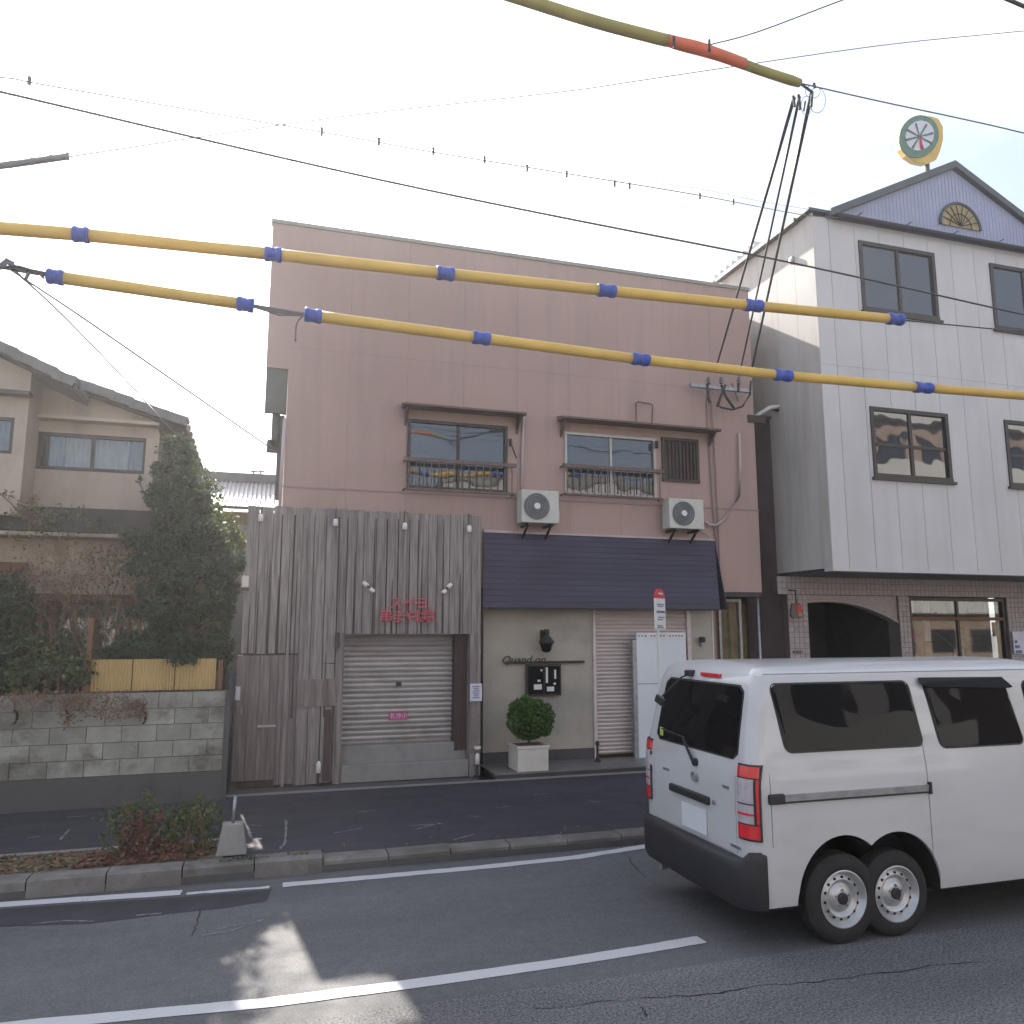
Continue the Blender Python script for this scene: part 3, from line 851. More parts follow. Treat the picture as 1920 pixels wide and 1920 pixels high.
m = MB(); m.box(x0, x1, 17.08, 17.16, b.z - .07, b.z - .015); m.build('gutter', 'frame_wood', bh_)
for px in (475, 489):
    q = PY(px, 884, 18.9); m = MB(); m.tube([(q.x, 18.95, q.z - .05), (q.x, 18.95, q.z + .03)], .02, 6); m.box(q.x - .08, q.x + .08, 18.93, 18.97, q.z + .0, q.z + .03); m.build('roof_vent', 'iron', bh_)

# ================================================================== PINK BUILDING
PYW = 12.0


def Q(x, y, Y=PYW):
    p = PY(x, y, Y); return p.x, p.z


pk = thing('pink_building', (4.2, 14, PAVE), 'flat roofed two storey building with dusty pink boarded upper front', 'building')
PX0, PX1 = Q(536, 800)[0], 8.30
PZT = 8.42
holes = [(2.00, 3.63, 4.36, 5.47), (4.62, 6.30, 4.40, 5.46), (6.42, 7.14, 4.72, 5.50)]
m = MB(); m.box(PX0 + .02, PX1 - .02, PYW + .3, 21, 2.9, PZT - .2); m.box(PX0 + .02, 7.55, PYW + .3, 21, PAVE, 2.89); 
core = m.build('inner_core', 'pinkback', pk)
cols_x = [PX0]
while cols_x[-1] + 0.91 < PX1: cols_x.append(cols_x[-1] + 0.91)
cols_x.append(PX1)
zs = [2.84, 4.30, 6.45, PZT]
zs_l = 3.75
for i in range(len(cols_x) - 1):
    a, b = cols_x[i], cols_x[i + 1]
    for j in range(3):
        for p in strip_pieces(a + .001, b - .001, zs[j] + .001, zs[j + 1] - .001, holes):
            m = MB(); m.box(p[0], p[1], PYW, PYW + .03, p[2], p[3]); m.build('wall_panel', 'pink', pk)
m = MB()
for p in strip_pieces(PX0 + .002, PX1 - .01, 2.9, PZT - .01, holes): m.box(p[0], p[1], PYW + .032, PYW + .29, p[2], p[3])
m.build('wall_backing', 'pinkback', pk)
m = MB(); m.box(PX1 - .001, PX1 + .012, PYW + .002, 21, 2.84, PZT - .01); m.build('right_side', 'pink', pk)
# upper left extension of the front with grey underside
xl = Q(508, 500)[0]
zl = Q(520, 690)[1]
m = MB(); m.box(xl, PX0 + .001, PYW, PYW + .5, zl, PZT); m.build('side_extension', 'pink', pk)
m = MB(); m.box(Q(498, 730)[0], PX0 - .004, PYW + .02, PYW + .12, Q(510, 772)[1], zl - .003); m.build('side_box', 'greyside', pk)
m = MB(); m.box(xl - .02, PX1 + .03, PYW - .025, PYW + .12, PZT - .0, PZT + .06); m.build('coping', 'coping', pk)
m = MB(); m.box(PX0 - .02, PX1 + .02, PYW - .012, PYW - .001, 4.285, 4.31); m.build('band_joint', 'pipe_pink', pk)
m = MB(); m.box(7.5, PX1, PYW + .004, 14, 2.76, 2.836); m.build('soffit', 'soffit', pk)
# clutter on the left corner
for (x, y, w, h) in ((517, 805, 14, 70), (510, 840, 18, 18), (508, 830, 12, 6), (524, 860, 10, 150)):
    c = PY(x, y, PYW + .3); k = (PYW + .3) / F_PX / 0.96
    m = MB(); m.box(c.x - w * k / 2, c.x + w * k / 2, PYW + .2, PYW + .3, c.z - h * k / 2, c.z + h * k / 2); m.build('side_bracket', 'greyside', pk)
m = MB(); a = Q(538, 785, PYW - .03); b = Q(524, 942, PYW - .03); m.tube([(a[0] - .03, PYW - .03, a[1]), (b[0] + .0, PYW - .03, b[1] - .1)], .028, 10); m.build('corner_pipe', 'hose', pk, smooth=True)


def hood(x0, x1, z, d=0.34):
    m = MB()
    m.prism([(PYW, z + .06), (PYW - d, z - .02), (PYW - d, z - .05), (PYW - d + .04, z - .06), (PYW, z - .03)], 'x', x0, x1)
    o = m.build('window_hood', 'hood', pk)
    for xb_ in (x0 + .05, x1 - .08):
        k = MB(); k.prism([(PYW, z - .03), (PYW - d + .08, z - .062), (PYW, z - .3)], 'x', xb_, xb_ + .03); k.build('hood_bracket', 'hood', o)
    return o


hood(1.90, 3.86, 5.66)
hood(4.50, 7.42, 5.66)
w1 = sash_window(pk, *holes[0], PYW - .02, 'frame_brown', 'glass', 2, 0.05, depth=.12)
w2 = sash_window(pk, *holes[1], PYW - .02, 'frame_silver', 'glass', 2, 0.045, depth=.12)
w3 = sash_window(pk, *holes[2], PYW - .02, 'frame_brown', 'glass', 2, 0.05, depth=.12)
# slatted inner blind of the small window
for k in range(9):
    x = 6.48 + k * .07
    m = MB(); m.box(x, x + .045, PYW - .012, PYW - .004, 4.78, 5.44); m.build('slat', 'wood_dark', w3)


def rail(x0, x1, zt_, zb_, y, n):
    r0 = thing('x', (0, 0, 0), 'x', 'x')
    m = MB(); m.box(x0 - .07, x1 + .07, y - .025, y + .025, zt_ - .04, zt_ + .02)
    o = m.build('guard_rail', 'rail', pk)
    bpy.data.objects.remove(r0)
    m = MB(); m.box(x0 - .03, x1 + .03, y - .02, y + .02, zb_ - .02, zb_ + .015); m.build('bottom_bar', 'rail', o)
    for k in range(n + 1):
        x = x0 + (x1 - x0) * k / n
        m = MB(); m.box(x - .007, x + .007, y - .007, y + .007, zb_ + .015, zt_ - .04); m.build('bar', 'rail', o)
    for x in (x0 - .05, x1 + .05):
        m = MB(); m.box(x - .012, x + .012, y, PYW, zt_ - .02, zt_); m.box(x - .012, x + .012, y, PYW, zb_ - .01, zb_ + .01); m.build('rail_bracket', 'rail', o)


rail(2.0, 3.66, 4.80, 4.33, PYW - .18, 14)
rail(4.6, 6.28, 4.86, 4.38, PYW - .18, 14)
# bent wire hook over the right hood
m = MB(); a, b = Q(1191, 795), Q(1221, 757); m.tube([(a[0], PYW - .05, a[1] + .02), (a[0], PYW - .05, b[1] - .03), (a[0] + .03, PYW - .05, b[1]), (b[0] - .02, PYW - .05, b[1] - .02), (b[0], PYW - .05, b[1] - .05), (b[0] - .02, PYW - .05, a[1])], .011, 6)
m.build('wire_loop', 'rail', pk)
# window stays
m = MB(); a, b = Q(950, 830), Q(965, 862); m.tube([(a[0] + .03, PYW - .1, a[1]), (b[0], PYW - .1, b[1])], .012, 6); m.tube([(a[0] + .03, PYW - .1, a[1] + .04), (a[0] + .04, PYW - .1, a[1] - .08)], .028, 6); m.build('window_stay', 'iron', pk)
m = MB(); a = Q(1226, 836); m.tube([(a[0], PYW - .1, a[1] + .06), (a[0], PYW - .1, a[1] - .06)], .03, 6); m.build('window_stay', 'iron', pk)


def pipe(pts, r, mat, name='wall_pipe', parent=pk, Y=PYW - .03):
    m = MB(); m.tube([(*(lambda q: (q[0], Y))(Q(x, y, Y)), Q(x, y, Y)[1]) for x, y in pts], r, 8); return m.build(name, mat, parent, smooth=True)


pipe([(982, 776), (981, 800), (979, 860), (978, 922)], .022, 'hose', 'hose_duct')
pipe([(1326, 752), (1331, 850), (1338, 960), (1345, 1062)], .016, 'pipe_pink')
pipe([(1334, 752), (1340, 850), (1346, 960), (1350, 1090)], .012, 'pipe_pink')
pipe([(1322, 978), (1330, 984), (1342, 985), (1358, 974), (1386, 930), (1388, 870), (1386, 812)], .022, 'hose', 'hose_duct', Y=PYW - .06)
pipe([(905, 993), (990, 1000), (1100, 1004), (1200, 1009), (1290, 1012), (1335, 1022)], .014, 'hose', 'cable', Y=PYW - .05)
pipe([(905, 998), (1000, 1003), (1110, 1010), (1220, 1011), (1300, 1018), (1336, 1020)], .01, 'pipe_pink', 'cable', Y=PYW - .05)
pipe([(1308, 994), (1325, 1000), (1336, 1018), (1342, 1050), (1350, 1056)], .01, 'hose', 'cable', Y=PYW - .05)
pipe([(1342, 1062), (1347, 1078), (1352, 1082)], .018, 'wire', 'cable', Y=PYW - .05)
m = MB(); a = Q(1404, 780); m.box(a[0] - .03, PX1 + .25, PYW - .02, PYW + .05, a[1] - .12, a[1] + .02); m.build('corner_flashing', 'wood_dark', pk)


def ac(px0, py0, px1, py1, label, Y=11.62):
    a, b = PY(px0, py1, Y), PY(px1, py0, Y)
    w, h = b.x - a.x, b.z - a.z
    t = thing('air_conditioner', (a.x, Y, a.z), label, 'air conditioner', 'air conditioner units on the pink wall')
    m = MB(); m.box(a.x, b.x, Y, Y + .26, a.z, b.z); m.build('casing', 'ac_white', t, bevel=.012)
    cx, cz = a.x + w * .40, a.z + h * .5; rr = h * .40
    m = MB(); m.lathe([(0.001, 0), (rr, 0), (rr, .02), (rr * .93, .02)], (cx, Y - .022, cz), 'y', 32)
    gr = m.build('fan_guard', 'grille', t, smooth=False)
    for k in range(1, 5):
        q = MB(); q.tube([(cx + rr * k / 5 * math.cos(R(j)), Y - .028, cz + rr * k / 5 * math.sin(R(j))) for j in range(0, 361, 20)], .004, 4, False); q.build('ring', 'galv', gr)
    m = MB(); m.lathe([(0.001, 0), (rr * .24, 0), (rr * .26, .02)], (cx, Y - .045, cz), 'y', 20); m.build('fan_hub', 'white_metal', t)
    m = MB()
    for x in (a.x + .1, b.x - .14):
        m.box(x, x + .04, Y - .03, PYW, a.z - .045, a.z - .004)
        m.prism([(Y + .05, a.z - .05), (Y + .09, a.z - .05), (PYW, a.z - .24), (PYW, a.z - .29)], 'x', x, x + .03)
    m.build('wall_bracket', 'iron', t)
    m = MB(); m.box(b.x - .012, b.x + .03, Y + .06, Y + .2, a.z + .04, a.z + .22); m.build('valve_cover', 'ac_white', t)
    return t


ac(978, 921, 1048, 979, 'larger pale air conditioner outdoor unit between the two upper windows')
ac(1256, 937, 1319, 990, 'right hand air conditioner outdoor unit below the small dark window', 11.66)

# crossarm with insulators and drip loops
ca = thing('cable_bracket', (7.1, PYW, 6.0), 'galvanised wall bracket with insulators holding service cables on pink wall', 'bracket')
YB = PYW - .22
a, b = PY(1294, 722, YB), PY(1408, 712, YB)
m = MB(); m.box(a.x, b.x, YB - .03, YB + .03, a.z - .03, a.z + .03); m.build('crossarm', 'galv', ca)
for px in (1328, 1352, 1385):
    q = PY(px, 714, YB - .06); m = MB(); m.lathe([(.012, -.06), (.035, -.05), (.02, -.02), (.038, 0), (.02, .03), (.03, .05), (.01, .07)], (q.x, YB - .06, q.z), 'z', 12); m.build('insulator', 'wire_grey', ca, smooth=True)
for x0_, x1_ in ((1332, 1325), (1372, 1385)):
    p, q = PY(x0_, 718, YB), PY(x1_, 752, PYW - .01); m = MB(); m.tube([p, q], .014, 6); m.build('stay', 'galv', ca)
for pts in ([(1326, 720), (1328, 745), (1331, 755)], [(1408, 714), (1406, 740), (1392, 762), (1372, 768), (1352, 764), (1345, 758)], [(1385, 715), (1384, 735)], [(1352, 722), (1362, 745), (1378, 768)], [(1360, 722), (1352, 742), (1345, 762)]):
    m = MB(); m.tube([PY(x, y, YB - .03) for x, y in pts], .018 if len(pts) > 3 else .024, 6); m.build('drip_loop', 'wire', ca, smooth=True)

# awning
aw = thing('shop_awning', (5.5, PYW - .3, 3.0), 'dark navy ribbed awning across the cafe front below the pink wall', 'awning')
xa, za = Q(905, 1000); xb, zb1 = Q(1336, 1019)
xa2, za2 = Q(905, 1139, 11.62); xb2, zb2 = Q(1350, 1144, 11.62)
zt_, zz = 3.71, za2
nr = 13
for k in range(nr):
    t0, t1 = k / nr, (k + 1) / nr
    y0_, y1_ = PYW - .06 - .32 * t0, PYW - .06 - .32 * t1
    z0_, z1_ = zt_ + (zz - zt_) * t0, zt_ + (zz - zt_) * t1
    xL0, xR0 = xa + (xa2 - xa) * t0, xb + (xb2 - xb) * t0
    m = MB(); m.prism([(y0_, z0_), (y0_ - .004, z0_ - .001), (y1_ - .007, z1_ + .003), (y1_, z1_)], 'x', xa + (xa2 - xa) * (t0 + t1) / 2, xb + (xb2 - xb) * (t0 + t1) / 2); m.build('awning_strip', 'awning', aw)
m = MB(); m.prism([(PYW, zt_), (PYW - .06, zt_), (PYW - .38, zz), (PYW, zz)], 'x', xb + .0, xb + .012); m.build('awning_side', 'awning', aw)
m = MB(); m.box(xa, xb, PYW - .08, PYW, zt_ + .002, zt_ + .035); m.build('awning_cap', 'hose', aw)
m = MB(); m.box(xa, xb2, PYW - .36, PYW - .33, zz - .02, zz + .02); m.build('front_bar', 'gutter', aw)

# cafe front below the awning
cf = thing('cafe_front', (5.5, PYW, PAVE), 'beige grey stucco cafe front with pale roller shutter below the awning', 'shop front')
PLAT = 0.2
cx0, cx1 = 3.25, Q(1112, 1280)[0]
sx0, sx1 = Q(1118, 1300)[0], Q(1288, 1200)[0]
wx1 = Q(1338, 1200)[0]
ztop = 2.85
m = MB()
m.box(cx0, cx1, PYW, PYW + .2, PLAT + .14, ztop); m.build('stucco_wall', 'stucco', cf)
m = MB(); m.box(cx0, cx1, PYW - .01, PYW + .2, PAVE, PLAT + .138); m.build('plinth', 'concrete_dark', cf)
m = MB(); m.box(cx1, sx0, PYW - .03, PYW + .2, PAVE + .05, ztop); m.build('corner_bead', 'shutter_pale', cf)
m = MB(); m.box(sx1, sx1 + .07, PYW - .02, PYW + .2, PAVE + .05, ztop); m.build('shutter_guide', 'shutter_pale', cf)
m = MB(); m.box(sx1 + .07, wx1, PYW, PYW + .2, PAVE, ztop); m.build('stucco_wall', 'stucco', cf)
m = MB(); m.box(wx1 - .03, wx1, PYW - .012, PYW - .001, PAVE, ztop); m.build('edge_trim', 'shutter_pale', cf)


def shutter(parent, x0, x1, z0, z1, y, mat, pitch=0.075):
    sh = MB(); sh.box(x0, x1, y + .05, y + .07, z0, z1)
    so = sh.build('roller_shutter', mat, parent)
    sl = MB()
    prof = [(0, 0), (-.006, .012), (-.022, .022), (-.026, pitch * .55), (-.02, pitch * .8), (0, pitch - .008), (.01, pitch - .008), (.01, 0)]
    sl.prism([(a, b) for a, b in prof], 'x', 0, x1 - x0)
    me = sl.mesh('slat', mat)
    n = int((z1 - z0) / pitch)
    for k in range(n):
        o = bpy.data.objects.new('slat', me); COL.objects.link(o); o.parent = so
        o.location = Vector((x0, y + .035 + random.uniform(-.001, .001), z0 + k * pitch + (z1 - z0 - n * pitch))) - world_loc(so)
    return so


shutter(cf, sx0, sx1, PLAT + .02, 2.7, PYW + .02, 'shutter_pale', 0.062)
# platform
pl = thing('entrance_step', (4.8, 11.5, PAVE), 'low grey tiled step along the cafe front under the planter', 'step')
m = MB(); m.box(3.22, 7.6, 11.16, PYW, PAVE, PLAT - .045); m.build('base', 'concrete_dark', pl)
nx = 15
for i in range(nx):
    for j in range(3):
        xx0 = 3.2 + i * 4.4 / nx; yy0 = 11.13 + j * .29
        m = MB(); m.box(xx0 + .003, xx0 + 4.4 / nx - .003, yy0 + .003, yy0 + .287, PLAT - .045, PLAT - .025); m.build('tile', 'tile_floor', pl)

# white board leaning in front of the shutter
a, b = PY(1197, 1400, 11.85), PY(1284, 1186, 11.85)
wb = thing('white_board', (a.x, 11.85, PLAT), 'tall white board in front of the pale shutter, top edge printed', 'board')
m = MB(); m.box(a.x, b.x, 11.83, 11.86, PLAT - .03, b.z); m.build('panel', 'white_panel', wb)
m = MB(); m.box(a.x - .075, a.x - .005, 11.82, 11.9, PLAT - .03, b.z - .12); m.build('side_post', 'galv', wb)
m = MB(); m.box(a.x, b.x, 11.822, 11.828, b.z - .10, b.z - .004); m.build('header', 'white_metal', wb)
m = MB()
for k in range(15):
    x = a.x + .03 + (b.x - a.x - .06) * k / 15
    if k not in (3, 9): m.box(x, x + random.uniform(.018, .034), 11.817, 11.821, b.z - .07 + random.uniform(0, .01), b.z - .04)
m.build('print', 'ink', wb)
m = MB(); m.box(a.x, b.x, 11.826, 11.829, 1.32, 1.335); m.build('joint', 'galv', wb)

# script sign and rail, lantern, display box
zsg = Q(1000, 1241)[1]
sg = thing('script_sign', (Q(985, 1240)[0], PYW - .05, zsg), 'black cursive name sign with long thin rail on stucco wall', 'sign')
m = MB(); xq0, xq1 = Q(968, 1241)[0], Q(1094, 1241)[0]
m.box(Q(945, 1240)[0], xq1, PYW - .055, PYW - .03, zsg - .025, zsg + .012); m.build('rail', 'iron', sg)
text_obj('lettering', 'Quand on', (Q(937, 1238)[0], PYW - .06, zsg + .035), .17, 'iron', sg, shear=.35, depth=.008, align='LEFT', sx=1.05)
q = Q(1018, 1200)
ln = thing('wall_lantern', (q[0], PYW - .15, q[1]), 'black coach lantern on the stucco wall above the menu box', 'lamp')
m = MB(); m.lathe([(.001, .17), (.045, .17), (.05, .10), (.035, .08), (.06, .06), (.13, -.03), (.125, -.05)], (q[0], PYW - .17, q[1]), 'z', 6); m.build('cap', 'iron', ln)
m = MB(); m.lathe([(.11, -.05), (.075, -.17), (.03, -.19), (.001, -.19)], (q[0], PYW - .17, q[1]), 'z', 6); m.build('glass_body', 'glass_dark', ln)
m = MB(); m.box(q[0] - .02, q[0] + .02, PYW - .17, PYW, q[1] + .08, q[1] + .12); m.box(q[0] - .05, q[0] + .05, PYW - .02, PYW, q[1] - .05, q[1] + .16); m.build('wall_arm', 'iron', ln)
a, b = Q(985, 1305), Q(1049, 1241)
db = thing('menu_box', (a[0], PYW - .08, a[1]), 'dark glazed menu box with cards inside below the lantern', 'display box')
m = MB(); m.box(a[0], b[0], PYW - .07, PYW - .001, a[1], b[1] - .03); m.build('case', 'frame_brown', db)
mids = (a[0] + b[0]) / 2
for x0_, x1_ in ((a[0] + .025, mids - .01), (mids + .01, b[0] - .025)):
    m = MB(); m.box(x0_, x1_, PYW - .078, PYW - .072, a[1] + .03, b[1] - .06); m.build('pane', 'glass_dark', db)
for (x, z, w, h) in ((.18, .10, .13, .08), (.2, .22, .05, .03), (.33, .20, .035, .24), (.39, .07, .12, .07), (.47, .26, .03, .14), (.24, .38, .03, .03), (.46, .17, .04, .03)):
    m = MB(); m.box(a[0] + x - w / 2, a[0] + x + w / 2, PYW - .084, PYW - .080, a[1] + z, a[1] + z + h); m.build('card', 'white_metal', db)
q = Q(1315, 1200)
wl_ = thing('wall_lamp', (q[0], PYW, q[1]), 'small dark wall lamp on narrow stucco strip right of shutter', 'lamp')
m = MB(); m.lathe([(.001, .06), (.05, .05), (.055, -.02), (.03, -.04)], (q[0] - .03, PYW - .08, q[1]), 'z', 10); m.build('shade', 'iron', wl_)
m = MB(); m.box(q[0] - .03, q[0] + .04, PYW - .06, PYW, q[1] - .10, q[1] - .02); m.build('wall_plate', 'galv', wl_)

# topiary in planter
a = PZ(965, 1452, PLAT - .025); b = PZ(1029, 1448, PLAT - .025)
tx, ty = 3.92, 11.35
c0 = PY(998, 1425, 11.2)
tx = c0.x
w = .235
pt = thing('planter', (tx, 11.38, PLAT - .025), 'square cream planter on the tiled step holding a clipped ball tree', 'planter')
hz = PY(998, 1400, 11.2).z
m = MB()
m.prism([(tx - w, 11.15), (tx + w, 11.15), (tx + w, 11.15 + 2 * w), (tx - w, 11.15 + 2 * w)], 'z', PLAT - .024, hz - .02); m.build('box', 'planter', pt, bevel=.01)
m = MB()
for (x0_, x1_, y0_, y1_) in ((tx - w - .01, tx + w + .01, 11.14, 11.17), (tx - w - .01, tx + w + .01, 11.13 + 2 * w, 11.16 + 2 * w), (tx - w - .01, tx - w + .02, 11.17, 11.13 + 2 * w), (tx + w - .02, tx + w + .01, 11.17, 11.13 + 2 * w)):
    m.box(x0_, x1_, y0_, y1_, hz - .02, hz + .02)
m.build('rim', 'planter', pt)
m = MB(); m.box(tx - w + .02, tx + w - .02, 11.17, 11.13 + 2 * w, hz - .018, hz + .004); m.build('soil', 'soil', pt)
tp = thing('ball_topiary', (tx, 11.38, hz), 'clipped green ball tree on a thin stem in the cream planter', 'plant')
bc = PY(995, 1346, 11.38); rb = .325
m = MB(); m.tube([(tx, 11.38, hz - .1), (tx + .015, 11.38, hz + .1), (bc.x, 11.38, bc.z)], [.022, .018, .015], 7)
for k in range(14):
    a_ = RNG.normal(size=3); a_ /= np.linalg.norm(a_); m.tube([(bc.x, 11.38, bc.z - .12), (bc.x + a_[0] * .24, 11.38 + a_[1] * .24, bc.z + abs(a_[2]) * .22 - .05)], [.008, .003], 4)
m.build('stem', 'bark', tp)
cl = [(bc.x, 11.38, bc.z, rb * 1.02, rb * 1.02, rb * .95, 9000)]
for k in range(40):
    a_ = RNG.normal(size=3); a_ /= np.linalg.norm(a_); cl.append((bc.x + a_[0] * rb * .9, 11.38 + a_[1] * rb * .9, bc.z + a_[2] * rb * .85, .07, .07, .07, 110))
leaf_obj('crown', tp, cl, .04, 'leaf_box', aspect=1.6, shell=.62)

# small stub post with red flower beside the shutter
q = PZ(1120, 1418, PLAT)
sp = thing('stub_post', (q.x, 11.7, PLAT - .03), 'short dark iron stub at the corner of the pale shutter', 'post')
zq = PY(1120, 1392, 11.7)
m = MB(); m.lathe([(.03, 0), (.03, .06), (.018, .08), (.018, zq.z - PLAT - .02), (.035, zq.z - PLAT), (.03, zq.z - PLAT + .04), (.001, zq.z - PLAT + .06)], (zq.x, 11.7, PLAT - .03), 'z', 10); m.build('shaft', 'iron', sp, smooth=True)
m = MB(); m.lathe([(.05, 0), (.05, .02), (.001, .021)], (zq.x, 11.7, PLAT - .028), 'z', 12); m.build('foot_plate', 'iron', sp)

# recess at the right end of the pink building with gold drapes
rc = thing('side_window', (7.9, 12.9, PAVE), 'glazed side window with gold drapes under the pink corner', 'window')
x0_, x1_ = wx1 + .02, PX1 - .1
curtain(rc, x0_ + .02, x1_ + .3, .6, 2.72, 12.75, 'gold', .06, 6)
sash_window(rc, x0_, x1_, PAVE, 2.74, 12.5, 'galv', 'glass_clear', 2, .05)
m = MB(); a = Q(1412, 1112, PYW + .05); m.tube([(PX1 - .05, PYW + .05, 2.8), (PX1 - .05, PYW + .05, PAVE)], .025, 8); m.build('corner_pipe', 'galv', rc, smooth=True)

# ================================================================== PLANK BAR FRONT
KY = 11.5


def K(x, y, Y=KY):
    p = PY(x, y, Y); return p.x, p.z


br = thing('plank_front', (1.4, KY, PAVE), 'weathered grey plank clad bar front with shutter and narrow door', 'shop front')
kx0, kx1 = K(452, 1200)[0], K(902, 1200)[0]
dx0, dx1, dz1 = K(439, 1350)[0], K(554, 1350)[0], K(500, 1227)[1]
shx0, shx1, shz1 = K(643, 1300)[0], K(882, 1300)[0], K(760, 1189)[1]
ktop = K(680, 957)[1]
ktop_l = K(480, 948)[1]
m = MB()
for a, b, c, d in strip_pieces(kx0 + .03, kx1 - .02, PAVE, ktop - .1, [(shx0, shx1, PAVE - .1, shz1)]): m.box(a, b, KY + .05, KY + .1, c, d)
m.build('backing', 'wood_dark', br)
x = kx0
pn = 0
while x < kx1 - .03:
    w = random.choice((.10, .12, .15, .17, .19)) * random.uniform(.9, 1.1)
    # joints at the door and shutter edges
    for e_ in (dx1, shx0, shx1):
        if x < e_ - .02 and x + w > e_ - .05: w = e_ - x
    w = min(w, kx1 - x)
    zc = PAVE + random.uniform(.0, .05)
    if x < dx1 - .01: zc = dz1 + random.uniform(-.0, .02)
    elif shx0 - .01 <= x < shx1 - .01: zc = shz1
    top = (ktop_l if x < dx1 + .1 else ktop) + random.uniform(-.02, .012) - (0.05 if random.random() < .1 else 0)
    yy = KY + random.choice((0, 0, 0, -.006, .010)) + random.uniform(-.004, .004)
    segs = [(zc, top)]
    if top - zc > 2.8 and random.random() < .5:
        s_ = random.uniform(1.3, 2.2); segs = [(zc, s_ - .003), (s_ + .003, top)]
    for (z0_, z1_) in segs:
        m = MB(); g_ = random.choice((.004, .007, .012, .018)); lx = random.uniform(-.004, .004)
        m.prism([(x + g_ * .4, z0_), (x + w - g_ * .6, z0_), (x + w - g_ * .6 + lx, z1_ + random.uniform(-.01, .01)), (x + g_ * .4 + lx, z1_)], 'y', yy - .012, yy + .012)
        m.build('plank', 'wood', br, bevel=.002); pn += 1
    x += w
# narrow battens between planks
for px in (503, 548, 640, 760, 898):
    X, _z = K(px, 1000); zc = dz1 + .02 if px < 540 else (PAVE if px in (548, 632, 640, 898) else shz1 + .02)
    m = MB(); m.box(X - .018, X + .018, KY - .03, KY - .018, zc, ktop - random.uniform(0, .06)); m.build('batten', 'wood', br)
for px, ln_ in ((470, .7), (485, .9), (505, 1.3), (522, 1.1), (541, 1.5), (556, 2.2), (615, .9), (664, 1.2), (700, 1.7), (735, .8), (790, 1.3), (830, 1.7), (862, .9)):
    X, _z = K(px, 1100); zc = dz1 + .01 if px < 545 else (1.0 if px < 640 else shz1 + .01)
    m = MB(); m.prism([(X - .012, zc), (X + .014, zc), (X + .004, zc + ln_), (X - .004, zc + ln_ * .93)], 'y', KY - .0245, KY - .019); m.build('recess_shade', 'wood_dark', br)  # dark slivers stand in for the shade in recesses between boards
# right jamb post and reveal
m = MB(); m.box(shx1 - .02, shx1 + .05, KY - .04, KY + .3, PAVE, shz1 - .002); m.build('jamb', 'wood', br)
m = MB(); m.box(K(856, 1300)[0], shx1 - .022, KY + .12, KY + .45, PAVE + .35, shz1 - .002); m.build('brown_reveal', 'wood_dark', br)
m = MB(); m.box(shx0 - .08, shx0 - .005, KY - .05, KY + .3, PAVE, shz1 + .02); m.build('jamb', 'wood', br)
m = MB(); m.box(shx0, shx1, KY + .06, KY + .5, shz1 - .002, shz1 + .05); m.build('lintel', 'wood_dark', br)
sh_y = KY + .30
zsh = PY(745, 1392, sh_y).z
shutter(br, shx0, K(850, 1300, sh_y)[0], zsh, shz1 + .04, sh_y, 'shutter', .074)
m = MB(); xx = K(850, 1300, sh_y)[0]; m.box(xx, xx + .035, sh_y - .02, sh_y + .06, zsh, shz1); m.build('shutter_guide', 'frame_silver', br)
m = MB(); q = PY(748, 1283, sh_y - .02); m.box(q.x - .04, q.x + .04, sh_y - .012, sh_y + .0, q.z - .03, q.z + .03); m.build('lock_plate', 'iron', br)
# door of planks
dr = MB(); dr.box(dx0, dx1, KY + .03, KY + .05, PAVE + .08, dz1 - .01)
dro = dr.build('plank_door', 'wood_dark', br)
xx = dx0
ws = [.2, .17, .16, .13, .08, .11, .12]
tot = sum(ws); ws = [w * (dx1 - dx0) / tot for w in ws]
for i, w in enumerate(ws):
    m = MB(); zlow = PAVE + (.10 if i < 4 else .03)
    m.box(xx + .002, xx + w - .002, KY + .0 - (.01 if i % 2 else 0), KY + .022, zlow, dz1 - .012); m.build('plank', 'wood_door', dro, bevel=.002); xx += w
m = MB(); q = K(500, 1361); m.box(q[0] - .12, q[0] + .12, KY - .025, KY - .012, q[1] - .015, q[1] + .015); m.build('letter_slot', 'frame_silver', dro)
m = MB(); q = K(452, 1332); m.tube([(q[0], KY - .05, q[1] - .05), (q[0], KY - .05, q[1] + .05)], .014, 8); m.box(q[0] - .02, q[0] + .02, KY - .05, KY, q[1] - .015, q[1] + .015); m.build('handle', 'frame_silver', dro)
m = MB(); q = K(446, 1300); m.box(q[0] - .03, q[0] + .03, KY - .02, KY - .012, q[1] - .09, q[1] + .09); m.build('sticker', 'paper', dro)
# lower paler boards patch right of the door
for px0, px1, y0_, y1_ in ((560, 640, 1272, 1325),):
    a, b = K(px0, y1_), K(px1, y0_); m = MB(); m.box(a[0], b[0], KY - .036, KY - .024, a[1], b[1]); m.build('patch_board', 'wood_door', br)
m = MB(); a, b = K(604, 1465), K(622, 1330); m.box(a[0], b[0], KY - .03, KY - .022, a[1], b[1]); m.build('gap_shade_board', 'wood_dark', br)  # dark board stands in for a shaded opening between planks
m = MB(); a = K(632, 1197); m.box(a[0] - .03, a[0] + .03, KY - .09, KY - .03, a[1] - .12, a[1] + .08); m.build('bracket_block', 'iron', br)
# concrete steps under the shutter
st = thing('concrete_steps', (1.9, KY, PAVE), 'two stained concrete steps below the bar shutter', 'steps')
z1_ = PY(745, 1394, KY + .2).z; z2_ = PY(745, 1430, KY + .02).z
m = MB(); m.box(shx0, shx1 - .03, KY + .13, KY + .5, PAVE, zsh - .004); m.build('upper_step', 'concrete', st, bevel=.012)
m = MB(); m.box(shx0 + .0, shx1 - .025, KY - .03, KY + .128, PAVE, z2_); m.build('lower_step', 'concrete', st, bevel=.012)

